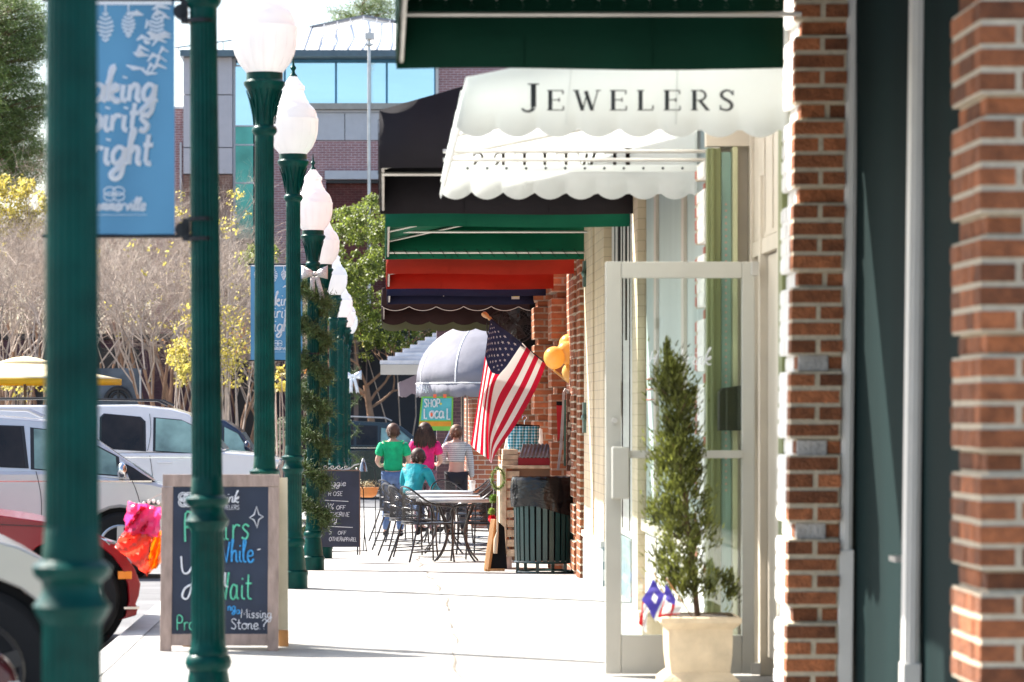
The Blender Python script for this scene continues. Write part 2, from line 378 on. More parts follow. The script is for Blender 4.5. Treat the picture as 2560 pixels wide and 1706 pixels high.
# ================================================================ street lamps
LX = -.708
lamp_d = [7.25, 12.93, 18.9, 24.86, 31.75, 36.7, 44.4, 51.6, 57.1, 61.5]
lamp_l = ['nearest green lamp post with the thickest shaft, at the left edge of the picture',
 'green lamp post with black steel straps holding the large blue holiday banner',
 'green lamp post behind the sandwich board, its white globe cut by the top edge',
 'green lamp post with a wholly visible white globe and finial, base beside the sandwich board',
 'green lamp post wrapped in a pine garland with a silver bow',
 'green lamp post just behind the garlanded one, its base beside the dark chalkboard',
 'fourth green lamp post counted from the far end of the row',
 'third green lamp post counted from the far end of the row',
 'small distant green lamp post, second from the far end of the row',
 'smallest and farthest green lamp post with a garland and a pale bow']
lp = thing('street_lamp', lamp_l[0], 'street lamp', (LX, lamp_d[0], gz(lamp_d[0])), 'green street lamps along the kerb')
lo = Vector((0,0,0))
def L_(mb): 
    for q in mb.v: q += Vector(lp.location)
    return mb
base = MB().lathe([(.112,0),(.112,.1),(.117,.11),(.117,.13),(.1,.145),(.094,.2),(.086,.28),(.078,.325),(.09,.34),(.094,.36),(.088,.38),(.078,.39),(.08,.405),(.072,.42),(.07,.44),(.069,.46),(.067,.885),(.07,.895),(.08,.91),(.088,.93),(.074,.95),(.067,.965),(.068,.985),(.086,1.0),(.09,1.02),(.068,1.035),(.064,1.08)], 96, flute=20, fl_range=(.45,.89))
L_(base).build('base', M['post'], lp, smooth=True)
shaft = MB().lathe([(.064,1.08),(.063,1.1),(.0625,1.11)]+[(.0625-.007*t, 1.12+1.84*t) for t in (0,.2,.4,.6,.8,1)]+[(.056,2.97),(.056,3.0)], 120, flute=20, fl_range=(1.11,2.965))
L_(shaft).build('shaft', M['post'], lp, smooth=True)
cp = MB().lathe([(.056,3.0),(.066,3.012),(.074,3.025),(.074,3.04),(.066,3.055),(.055,3.06),(.056,3.09),(.062,3.13),(.072,3.18),(.086,3.23),(.103,3.27),(.112,3.285),(.122,3.3),(.124,3.315),(.114,3.325),(.108,3.33),(.108,3.37)], 40)
for k in range(8):
    a = k*math.pi/4; 
    for sgn in (-1, 1):
        cp.tube([(.060*math.cos(a),.060*math.sin(a),3.07),(.07*math.cos(a+sgn*.1),.07*math.sin(a+sgn*.1),3.14),(.084*math.cos(a+sgn*.2),.084*math.sin(a+sgn*.2),3.2),(.108*math.cos(a+sgn*.22),.108*math.sin(a+sgn*.22),3.265)], [.004,.007,.007,.003], 5)
L_(cp).build('capital', M['post'], lp, smooth=True)
gl = MB().lathe([(.106,3.37),(.125,3.395),(.152,3.43),(.176,3.48),(.188,3.53),(.193,3.58),(.193,3.62),(.196,3.63),(.196,3.645),(.190,3.65),(.18,3.69),(.163,3.725),(.14,3.75),(.123,3.765),(.118,3.78),(.104,3.80),(.094,3.825),(.084,3.85),(.082,3.865),(.09,3.87),(.09,3.9),(.082,3.905),(.068,3.92),(.05,3.945),(.036,3.965),(.03,3.975)], 40)
for k in range(16):
    a = k*math.pi/8; c, s_ = math.cos(a), math.sin(a)
    gl.tube([(.112*c,.112*s_,3.38),(.154*c,.154*s_,3.43),(.19*c,.19*s_,3.53),(.194*c,.194*s_,3.62)], .0012, 4)
L_(gl).build('globe', M['globe'], lp, smooth=True)
fn = MB().lathe([(.034,3.975),(.03,3.985),(.016,4.0),(.012,4.02),(.022,4.035),(.024,4.045),(.012,4.06),(.008,4.08),(.003,4.13)], 16)
L_(fn).build('finial', M['post'], lp, smooth=True)
lamps = [lp]
for d, lb in zip(lamp_d[1:], lamp_l[1:]): lamps.append(dup(lp, (LX, d, gz(d)), 0, lb))
lamps[1].rotation_euler = (0, R(-.45), 0)
lamps[5].rotation_euler = (0, 0, .3)

# strap brackets and banners on the second and fifth lamps
M['banner'] = mat('blue banner cloth', (.05,.15,.27), .7, var=.1, scale=1.5, trans=.35)
M['bwhite'] = mat('white print', (.92,.93,.95), .7, trans=.45, var=.03)
def banner(d, label, lamp, r_txt):
    gzz = gz(d); c = Vector((LX-.055 if d < 20 else LX-.02, d, gzz))
    x1, x0 = c.x-.085, c.x-.60; zt, zb = 3.03, 2.08
    t = thing('street_banner', label, 'banner', (x1, d, gzz+zb), 'blue holiday banners on the lamp posts')
    rows = []
    for i in range(13):
        z = zt-(zt-zb)*i/12; rows.append([(x0+(x1-x0)*j/10, d+.006*math.sin(j*1.1+i*.3), gzz+z) for j in range(11)])
    MB().grid(rows).build('cloth', M['banner'], t, smooth=True)
    y = d-.012
    cx = (x0+x1)/2+.005
    for word, zz, sz in (('Making', 2.625, .135), ('Spirits', 2.505, .13), ('Bright', 2.37, .14)):
        tx = MB(); lettering(tx, word, (cx-text_w(word, sz, .92)/2, y, gzz+zz), (1,0,0), (0,0,1), sz, r_txt, slant=.12, xs=.92); tx.build('lettering', M['bwhite'], t)
    tx = MB(); w_ = text_w('Summerville', .05); lettering(tx, 'Summerville', (cx-w_/2+.02, y, gzz+2.185), (1,0,0), (0,0,1), .05, r_txt*.45, slant=.2)
    tx.tube([(cx-.1,y,gzz+2.165),(cx+.14,y,gzz+2.165)], .0015, 4)
    for sx in (-1, 1):                       # the small interlaced knot
        for a0 in (0, 1): tx.tube([(cx+.01+sx*.018+.024*math.cos(a), y-.002*a0, gzz+2.25+(a0-.5)*.022+.017*math.sin(a)) for a in [q*.7 for q in range(9)]], .003, 4, closed=True)
    tx.build('lettering', M['bwhite'], t)
    dec = MB()                               # pine cones and sprigs along the top
    for k, (u, sz) in enumerate([(.12,.05),(.3,.055),(.46,.06),(.64,.05),(.86,.055)]):
        px_ = x0+(x1-x0)*u; dec.tube([(px_, y, gzz+3.02),(px_, y, gzz+2.98)], .004, 4)
        for i in range(7):
            ww = sz*.55*math.sin(math.pi*(i+.7)/7.6); zz = gzz+2.98-sz*2*i/7
            dec.tube([(px_-ww,y,zz),(px_,y,zz-.01),(px_+ww,y,zz)], .0062, 4)
    for i in range(26):
        u = .74+.24*rnd.random(); zz = 3.0-.28*rnd.random()**1.2; a = rnd.uniform(-.6,.9); p = Vector((x0+(x1-x0)*u, y, gzz+zz)); l = rnd.uniform(.02,.05)
        dec.tube([p, p+Vector((-l*math.cos(a),0,l*.5*math.sin(a)+.01)), p+Vector((-l*1.6*math.cos(a),0,-l*math.sin(a)))], [.003,.012,.003], 4)
    dec.tube([(x0+.01,y,gzz+3.02),(x1-.01,y,gzz+3.02)], .009, 4)
    dec.build('pine_cone_print', M['bwhite'], t)
    for zz in (zt+.005, zb-.0): MB().tube([(c.x-.02,d,gzz+zz),(x0-.02,d,gzz+zz)], .008, 8).build('arm', M['band'], t, smooth=True)
    lx = lamp.location.x+(.0 if d > 20 else -.012)
    for zz in (2.985, 2.105):
        br = MB(); tilt = -.0079*zz if d < 20 else 0
        br.box(c.x-.035+tilt+.0, lx-.05+tilt, d-.03, d+.03, gzz+zz-.045, gzz+zz+.045)
        br.lathe([(.03,-.03),(.03,.03)], 16, (c.x-.035+tilt, d, gzz+zz), axis='y')
        for q in (-.045, .035): br.lathe([(.0635,0),(.0635,.016)], 32, (lx+tilt+.012*0, d, gzz+zz+q))
        br.build('bracket', M['band'], t)
banner(lamp_d[1], 'large blue banner reading Making Spirits Bright on the strapped near lamp post, partly hidden', lamps[1], .0125)
banner(lamp_d[4], 'small distant blue banner seen between two green lamp shafts', lamps[4], .009)

# pine garlands
M['garland'] = mat('garland needles', (.07,.11,.03), .6, var=.4, scale=9, isl=.5, trans=.15)
M['silver'] = mat('glitter ribbon', (.72,.70,.68), .35, metal=.5, var=.35, scale=120, bump=.8, bscale=200)
M['ribbonw'] = mat('pale ribbon', (.75,.8,.85), .6, trans=.3)
def garland(d, turns, z0, z1, label, n, ph, rad=.115, xo=0):
    mb = MB(); g0 = gz(d); r_ = random.Random(int(d)); c0 = Vector((LX+xo, d, g0))
    mb.tube([c0+Vector((rad*math.cos(ph+t*turns*2*math.pi/60), rad*math.sin(ph+t*turns*2*math.pi/60), z1+(z0-z1)*t/60)) for t in range(61)], .012, 5)
    for i in range(n):
        t = r_.random(); a = ph+t*turns*2*math.pi; c = c0+Vector((rad*math.cos(a), rad*math.sin(a), z1+(z0-z1)*t))
        nd = Vector((r_.gauss(0,1), r_.gauss(0,1), r_.gauss(0,1))).normalized(); e = c+nd*r_.uniform(.04,.155)
        for k in range(9):
            q = c+(e-c)*(k/8.0); v = (nd*.6+Vector((r_.gauss(0,1), r_.gauss(0,1), r_.gauss(0,1))).normalized()).normalized()*.042
            s_ = v.cross(Vector((r_.random()-.5, r_.random()-.5, r_.random()-.5))).normalized()*.0038
            mb.add([q-s_, q+s_, q+v], [(0,1,2)])
    return mb
gp = thing('pine_garland', 'pine garland spiralling up the bow-topped lamp post beside the chalkboard', 'garland', (LX, lamp_d[4], gz(lamp_d[4])+.35), 'pine garlands wound on lamp posts')
garland(lamp_d[4], 7.2, .38, 2.92, '', 5200, 1.2, .135).build('greenery', M['garland'], gp)
gf = thing('pine_garland', 'thin distant garland on the farthest lamp post', 'garland', (LX, lamp_d[9], gz(lamp_d[9])+.35), 'pine garlands wound on lamp posts')
garland(lamp_d[9], 4, .3, 2.7, '', 420, .3, .16, .04).build('greenery', M['garland'], gf)
def bow(c, s, matn, label, group):
    t = thing('ribbon_bow', label, 'bow', c, group); mb = MB(); c = Vector(c)
    for sg in (-1, 1):
        rows = []
        for i in range(7):
            u = i/6; hw = .025+.075*u**.7; rows.append([c+s*Vector((sg*(.02+.17*u), -.03-.05*math.sin(u*3.1)*math.cos(v*1.5), .01+.02*u+v*hw)) for v in (-1,-.5,0,.5,1)])
        mb.grid(rows)
        tail = [[c+s*Vector((sg*(.03+.05*u*(1 if sg > 0 else .7))+v*.035+ .03*u, -.03-.01*math.sin(5*u), -.03-.30*u-(.04*abs(v) if u == 1 else 0))) for v in (-1,0,1)] for u in (0,.25,.5,.75,1)]
        mb.grid(tail)
    mb.build('loops', matn, t, smooth=True, solid=.003)
    MB().ball(c+Vector((0,-.045*s,.01*s)), .035*s, .025*s, .03*s).build('knot', matn, t, smooth=True)
bow(Vector((LX+.02, lamp_d[4]-.13, gz(lamp_d[4])+2.93)), .68, M['silver'], 'silver glitter bow at the top of the lamp post garland', None)
bow(Vector((LX+.10, lamp_d[9]-.2, gz(lamp_d[9])+2.55)), .9, M['ribbonw'], 'pale blue bow on the farthest lamp post', None)

# ================================================================ shop fronts along the right
dark_shop = thing('dark_shop_front', 'nearest shop front at the right edge: brick pillar, dark green boards and white trim', 'shop front', (1.9, 9.2, 0))
brick_pier(dark_shop, 'brick_pillar', 1.692, 2.45, 9.09, 9.56, -.0677*2.4, 3.6, M['brick1'], M['mortar'], course=.0677, phase=0, seed=3, inset=.024)
mb = MB().box(1.95, 2.05, 9.565, 13.32, 0, 4.2)
mb.build('board_wall', M['dkgreen'], dark_shop)
mb = MB()
for (dd0, xx) in ((13.27, 1.91), (11.63, 1.915)):
    wdt = .05 if dd0 > 12 else .052
    b = MB().box(xx-wdt/2, xx+wdt/2, dd0-.05, dd0+.04, 0, 4.1)
    b.box(xx-wdt/2+.012, xx+wdt/2-.012, dd0-.06, dd0-.051, 0, 4.1)
    b.box(xx-wdt/2-.006, xx+wdt/2+.006, dd0-.064, dd0+.04, 0, .46 if dd0 < 12 else .8)
    for q in b.v: q.x += (q.z-1.0)*.0125
    b.build('white_trim', M['white'], dark_shop, bevel=.004)
MB().box(1.90, 1.948, 11.9, 12.05, .81, .83).build('latch', M['steel'], dark_shop)
MB().box(2.06, 3.5, 9.57, 13.3, 0, 6).build('wall', M['mortar'], dark_shop)

jewel = thing('jewelry_shop_front', 'shop front behind the open glass door: rusticated brick pillars, cream panels and olive window frames', 'shop front', (1.9, 15, 0))
brick_pier(jewel, 'brick_pillar', 1.667, 1.882, 13.2, 13.30, -.0677*2.9, 3.95, M['brick2'], M['mortar'], course=.0693, phase=0, seed=5, inset=.028, lean=.0155)
M['wbrick'] = mat('white brick', (.80,.78,.74), .7, var=.06, isl=.05, bump=.3)  # plain white brick for the pillar sides
brick_pier(jewel, 'white_pillar', 1.667, 1.880, 13.302, 13.60, -.0677*2.9, 3.95, M['wbrick'], M['wbrick'], course=.0693, phase=0, seed=5, inset=.028, lean=.0155)
brick_pier(jewel, 'white_pillar', 1.715, 1.80, 17.19, 17.56, -.02, 2.72, M['wbrick'], M['wbrick'], course=.07, phase=2, seed=6, inset=.05)
brick_pier(jewel, 'brick_pillar', 1.713, 1.80, 17.562, 17.66, -.02, 2.7, mat('red painted brick', (.42,.13,.09), .7), M['mortar'], course=.07, phase=2, seed=6, inset=.05)
MB().box(1.801, 1.96, 17.19, 17.66, 0, 3.3).build('side_panel', M['cream'], jewel)
MB().box(1.72, 1.96, 17.10, 17.189, 2.79, 3.3).build('cream_header', M['cream'], jewel)
mb = MB().box(1.725, 1.80, 17.11, 17.185, 0, 2.78); mb.box(1.745, 1.765, 17.095, 17.109, 0, 2.78)
mb.build('olive_post', M['olive'], jewel, bevel=.004)
for zc_ in (1.573, 1.22, .878): MB().box(1.700+(zc_-1)*.0155, 1.825+(zc_-1)*.0155, 13.216, 13.25, zc_-.035, zc_+.033).build('pale_stone', mat('pale limestone', (.40,.38,.36), .8, var=.25, scale=14, bump=.6), jewel, bevel=.004)
M['dots'] = mat('teal paint with dots', (.2,.31,.26), .5)
MB().box(1.803, 1.856, 17.125, 17.185, 0, 2.76).build('teal_strip', M['dots'], jewel)
mb = MB()
for i in range(46): mb.ball((1.828, 17.124, .95+i*.034), .0055, .002, .0055, 6)
mb.build('bead_row', mat('coral beads', (.6,.25,.2), .5), jewel)
MB().box(1.86, 1.885, 17.08, 17.18, 0, 2.785).build('window_frame', mat('pale olive frame', (.5,.5,.3), .4), jewel)
mb = MB(); mb.box(1.95, 2.0, 17.05, 17.19, 0, 3); mb.box(1.95, 2.02, 16.62, 16.70, 0, 2.6); mb.box(1.955, 2.03, 15.78, 15.95, 0, 3.1)
mb.box(1.96, 2.02, 15.95, 17.05, 2.19, 2.27); mb.box(1.97, 2.0, 15.96, 17.05, 2.275, 3.0)
for y in (16.2, 16.55): mb.box(1.963, 1.969, y, y+.025, 2.3, 3.0)
mb.build('door_frame', M['cream'], jewel, bevel=.005)
mb = MB(); mb.box(1.99, 2.04, 16.0, 16.6, .1, 2.18); mb.build('inner_door', M['cream'], jewel)
mb = MB(); mb.box(1.945, 2.02, 13.55, 15.77, 0, .62); mb.box(1.935, 1.944, 13.6, 15.7, .08, .5); mb.build('base_panel', M['white'], jewel, bevel=.004)
mb = MB(); mb.box(1.925, 2.03, 13.53, 15.775, .625, .70); mb.build('window_sill', M['cream'], jewel, bevel=.006)
mb = MB(); mb.box(1.94, 2.02, 15.62, 15.772, .705, 3.0); mb.box(1.94, 2.02, 15.0, 15.08, .705, 3.0); mb.box(1.94, 2.02, 14.2, 14.28, .705, 3.0); mb.box(1.942, 2.018, 13.53, 15.6, 2.5, 2.6); mb.box(1.942, 2.018, 13.53, 13.75, .705, 2.49)
mb.build('window_frame', M['olive'], jewel, bevel=.004)
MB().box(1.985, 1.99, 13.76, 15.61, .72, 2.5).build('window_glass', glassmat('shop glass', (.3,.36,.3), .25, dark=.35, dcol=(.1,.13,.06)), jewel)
MB().box(2.06, 3.5, 13.32, 17.66, 0, 6).build('wall', M['cream'], jewel)
MB().box(1.70, 3.5, 13.56, 17.64, 3.35, 6).build('upper_wall', brickwall('upper brick', (.3,.1,.06), (.25,.08,.05), (.5,.42,.35), 'y'), jewel)
# black post box on the return
bx = MB().prism([(0,0),(.118,0),(.118,.24),(.02,.225),(0,.205)], lambda u,v,w: Vector((1.775+u, w, 1.27+v)), 16.96, 17.07)
single(bx, 'wall_letterbox', M['black'], 'black wall letterbox seen through the glass door against the olive trim', 'letterbox', bevel=.004)

teal_shop = thing('teal_shop_front', 'pale teal shop front under the white and black awnings, seen through the glass door', 'shop front', (1.8, 20, 0))
MB().box(1.80, 1.9, 17.68, 22.0, .62, 3.4).build('panel_wall', M['teal'], teal_shop)
mb = MB()
for pxx in (1706, 1637):
    y = depth_at(pxx, 1.78); mb.box(1.778, 1.799, y-.09, y+.07, .3, 3.4)
mb.box(1.76, 1.799, 17.7, 21.95, .56, .64); mb.build('white_trim', M['cream'], teal_shop)
mb = MB(); mb.box(1.785, 1.9, 17.7, 21.9, 0, .55); mb.build('base_panel', M['white'], teal_shop)
M['ybrick'] = brickwall('cream painted brick', (.68,.56,.38), (.64,.52,.36), (.52,.42,.28), 'x', .075, .12, .006)
M['ybricky'] = brickwall('cream painted brick side', (.68,.56,.38), (.64,.52,.36), (.5,.4,.28), 'y', .075, .12, .006)
mb = MB(); mb.box(1.742, 1.95, 22.02, 22.5, -.05, 3.5); mb.build('cream_pillar', M['ybrick'], teal_shop)
MB().box(1.91, 3.5, 17.68, 22.5, 0, 6).build('wall', M['cream'], teal_shop)
MB().box(1.76, 3.5, 17.7, 22.48, 3.45, 6).build('upper_wall', _m['upper brick'], teal_shop)
mb = MB(); fr = [(1612,930,1640,932),(1612,950,1640,952),(1612,972,1640,974)]
y = depth_at(1620, 1.79)
for zz in (1.45, 1.52, 1.59): mb.box(1.792, 1.799, 21.3, 21.9, zz, zz+.006)
mb.build('red_line_print', mat('thin red print', (.6,.15,.12), .6), teal_shop)

white_shop = thing('white_shop_front', 'narrow white painted shop front with cream columns and grey painted brick base', 'shop front', (1.75, 25, -.03))
mb = MB(); mb.box(1.79, 1.9, 22.52, 25.2, .45, 3.4); mb.build('panel_wall', M['white'], white_shop)
mb = MB()
for a, b in ((22.9, 23.05), (23.6, 23.7), (24.25, 24.45)): mb.box(1.782, 1.789, a, b, 1.9, 3.3)
for a in (23.3, 24.0, 24.8): mb.box(1.784, 1.789, a, a+.03, .5, 3.3)
mb.build('window', M['black'], white_shop)
MB().box(1.775, 1.9, 22.52, 25.2, -.1, .44).build('base_panel', mat('blue grey painted base', (.2,.27,.28), .5, var=.2, scale=8), white_shop)
mb = MB(); mb.box(1.73, 1.9, 25.25, 26.35, .35, 3.5); mb.box(1.725, 1.9, 26.5, 27.65, .35, 3.5); mb.build('cream_column', M['ybricky'], white_shop)
mb = MB(); mb.box(1.76, 1.9, 26.352, 26.498, .35, 3.4); mb.build('downpipe', M['cream'], white_shop)
mb = MB(); mb.box(1.705, 1.9, 25.24, 27.7, .30, .35); mb.build('sill', M['white'], white_shop)
mb = MB(); mb.box(1.72, 1.9, 25.22, 27.72, -.15, .299); mb.build('brick_base', brickwall('grey painted brick', (.3,.36,.36), (.26,.33,.33), (.62,.63,.6), 'y', .075, .2, .014), white_shop)
MB().box(1.91, 3.5, 22.52, 27.7, -.2, 6).build('wall', M['cream'], white_shop)
MB().box(1.76, 3.5, 22.55, 27.6, 3.52, 6).build('upper_wall', _m['upper brick'], white_shop)
for zz, hh in ((2.55,.22),(1.32,.26)):
    mb = MB(); mb.box(1.70, 1.724, 27.35, 27.5, zz-hh/2, zz+hh/2); mb.ball((1.70,27.33,zz), .02,.03,.03)
    mb.build('door_bracket', mat('verdigris metal', (.12,.2,.18), .4, metal=.5), white_shop)

brick_shop = thing('brick_shop_front', 'orange brick shop front with stepped rusticated pillars under the red and navy awnings', 'shop front', (1.7, 32, -.2))
brick_pier(brick_shop, 'brick_pillar', 1.724, 1.92, 28.2, 28.75, -.25, 3.6, M['brick2'], M['mortar'], course=.0677, every=0, seed=8)
brick_pier(brick_shop, 'brick_pillar', 1.742, 1.92, 29.4, 30.0, -.3, 3.6, M['brick2'], M['mortar'], course=.0677, phase=2, seed=9, inset=.028)
M['brick3f'] = M['brick3']
brick_pier(brick_shop, 'brick_pillar', 1.655, 1.95, 31.7, 32.4, -.35, 3.6, M['brick3'], M['mortar2'], course=.0677, phase=0, seed=10, inset=.06, every=7)
brick_pier(brick_shop, 'brick_pillar', 1.60, 1.95, 34.2, 34.9, -.42, 3.6, M['brick3'], M['mortar2'], course=.0677, phase=1, seed=11, inset=.045, every=6)
brick_pier(brick_shop, 'brick_pillar', 1.38, 1.95, 38.2, 38.9, -.5, 2.04, M['brick3'], M['mortar2'], course=.0677, phase=3, seed=12, inset=.05, every=7)
for y0_, y1_ in ((28.78,29.38),(30.03,31.68),(32.43,34.18),(34.93,38.18)):
    MB().box(1.80, 1.94, y0_, y1_, -.5, 3.5).build('wall', brickwall('side brick', (.34,.11,.05), (.28,.09,.045), (.5,.4,.3), 'y'), brick_shop)
MB().box(1.96, 3.5, 28.2, 41, -.5, 6).build('back_wall', _m['side brick'], brick_shop)
MB().box(1.62, 1.95, 38.2, 41, 2.05, 2.9).build('shade_block', M['black'], brick_shop)  # black block standing in for the shade inside the brown awning
MB().box(1.75, 3.4, 28.3, 41, 3.62, 6).build('upper_wall', _m['side brick'], brick_shop)

far_shop = thing('far_brick_shop', 'brick shop corner at the far end of the pavement behind the flag', 'shop front', (1.6, 51, -.45))
MB().box(1.40, 3.2, 50.9, 56, -.5, 4.2).build('wall', brickwall('far shop brick', (.40,.12,.05), (.26,.1,.07), (.6,.5,.4), 'x', .075), far_shop)
mb = MB(); mb.box(1.215, 1.235, 50.8, 50.9, -.5, 1.75); mb.box(1.30, 1.33, 50.8, 50.9, -.5, 1.9); mb.box(1.252, 1.268, 50.8, 50.9, -.5, 1.6)
mb.build('corner_post', M['greywood'], far_shop)
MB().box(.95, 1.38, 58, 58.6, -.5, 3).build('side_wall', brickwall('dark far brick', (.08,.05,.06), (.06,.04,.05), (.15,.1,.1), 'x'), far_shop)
# ================================================================ awnings
def cloth(name, col, trans, tcol=None, bump=.25):
    return mat(name, col, .8, var=.16, scale=2.2, bump=.8, bscale=3.5, trans=trans, tcol=tcol, spec=.2)
def scal(t, w, h):                              # scalloped hem: 0 at the cusps, -h at the low points
    u = (t/w) % 1.0; return -h*math.sin(math.pi*u)**.7
def awning(label, d0, d1, xo, xw, zb, hv, zt, m, scw=0, sch=0, ends=(True, True), bars=(), lace=False, parts=None, xo_top=None, mend=None, sag=0):
    xt = xo_top if xo_top is not None else xo
    t = thing('awning', label, 'awning', ((xo+xw)/2, d0, zb), 'awnings over the shop fronts')
    n = max(6, int((d1-d0)/(scw/8 if scw else .25)))
    ysl = [d0+(d1-d0)*i/n for i in range(n+1)]
    rows = [[(xt, y, zb+hv) for y in ysl], [(xo+.004*math.sin(y*9), y, zb+(scal(y-d0, scw, sch) if scw else .004*math.sin(y*11))) for y in ysl]]
    MB().grid(rows).build('valance', m, t, smooth=True, solid=.003)
    sl = [[(xt+(xw-xt)*k/6, y, zb+hv+(zt-zb-hv)*k/6-sag*math.sin(math.pi*k/6)*math.sin(math.pi*(i/n)*3)**2) for i, y in enumerate(ysl)] for k in range(7)]
    MB().grid(sl).build('canopy', m, t, smooth=True, solid=.003)
    for e, (on, y) in enumerate(zip(ends, (d0, d1))):
        if not on: continue
        nx = max(8, int((xw-xo)/(scw/8 if scw else .2))); rr = [[], [], []]
        for i in range(nx+1):
            u = i/nx; x = xo+(xw-xo)*u; xa = xt+(xw-xt)*u; wob = .012*math.sin(u*9+e)*math.sin(u*3.1)
            zt_ = zb+hv+(zt-zb-hv)*u; zl = zb+(scal(x-xo, scw, sch) if scw else 0)+(.005*math.sin(u*7) if not scw else 0)
            rr[0].append((xa, y, zt_)); rr[1].append(((x+xa)/2, y+wob, (zb+hv*.5))); rr[2].append((x, y, zl))
        MB().grid(rr).build('end_panel', mend or m, t, smooth=True, solid=.003)
    fr = MB()
    for (yy, zz) in bars: fr.tube([(xo+.015, yy, zz), (xw+.06, yy, zz)], .011, 8)
    for yy in (d0+.04, d1-.04):
        fr.tube([(xt+.02, yy, zb+hv-.015), (xw, yy, zt-.03)], .011, 8); fr.tube([(xt+.02, yy, zb+hv-.015), (xo+.02, yy, zb+.03)], .011, 8)
    fr.tube([(xo+.02, d0+.04, zb+.03), (xo+.02, d1-.04, zb+.03)], .011, 8)
    q = d0+.6
    while q < d1-.3:
        MB().tube([(xo-.006, q, zb+.01), (xt-.006, q, zb+hv), ((xt+xw)/2, q, (zb+hv+zt)/2+.004), (xw-.02, q, zt+.004)], .003, 4).build('seam', m, t); q += .95
    for q in (.33, .66):
        if ends[0]: MB().tube([(xo+(xw-xo)*q, d0-.004, zb+.01), (xt+(xw-xt)*q, d0-.004, zb+hv+(zt-zb-hv)*q-.02)], .0025, 4).build('seam', m, t)
        if ends[1]: MB().tube([(xo+(xw-xo)*q, d1-.010, zb+.01), (xt+(xw-xt)*q, d1-.010, zb+hv+(zt-zb-hv)*q-.02)], .0025, 4).build('seam', m, t)
    k = 3
    for q in range(1, k): 
        yy = d0+(d1-d0)*q/k; fr.tube([(xt+.02, yy, zb+hv-.02), (xw, yy, zt-.04)], .009, 6)
    fr.build('frame', M['steel'], t, smooth=True)
    if lace:                                    # cord laced round the end bar
        lc = MB(); yy, zz = bars[-1] if lace is True else lace; x = xo+.05
        while x < xw-.04:
            lc.tube([(x, yy-.02, zz+.03), (x+.05, yy-.03, zz-.04)], .0035, 4); lc.lathe([(.009,-.002),(.009,.002)], 8, (x+.05, yy-.018, zz-.06), axis='y', caps=False); x += .105
        lc.build('lacing', M['black'] if lace is True else M['steel'], t)
    return t

A_dkgreen = cloth('forest green canvas', (.0015,.042,.024), .06)
A_white = cloth('white canvas', (.74,.76,.75), .70, (.94,.96,.95))
A_black = cloth('black canvas', (.018,.016,.02), .02)
A_green = cloth('kelly green canvas', (.006,.12,.065), .24)
A_red = cloth('red canvas', (.42,.03,.015), .3)
A_navy = cloth('navy canvas', (.014,.017,.05), .05)
A_brown = cloth('dark brown canvas', (.035,.018,.018), .04)
A_grey = cloth('grey canvas', (.20,.20,.235), .08)

awning('dark green awning across the top of the picture, nearest of all the awnings', 9.3, 13.3, .05, 1.66, 2.795, .30, 3.75, A_dkgreen, .0, 0, (False, True), bars=((13.2, 3.01),), lace=(13.22, 3.105))
wa = awning('white scalloped awning with the word JEWELERS', 13.82, 17.86, .31, 1.745, 2.60, .215, 3.1, A_white, .175, .045, (True, True),
       bars=((17.75, 2.815), (17.72, 2.765)), xo_top=.352)
mb = MB(); mb.box(.34, 1.80, 17.70, 17.71, 2.70, 2.735)
mb.build('grommet_hem', A_white, wa)
mb = MB()
for i in range(14): mb.ball((.46+i*.108, 17.695, 2.717), .008, .003, .008, 6)
mb.build('grommet', M['ink'], wa)
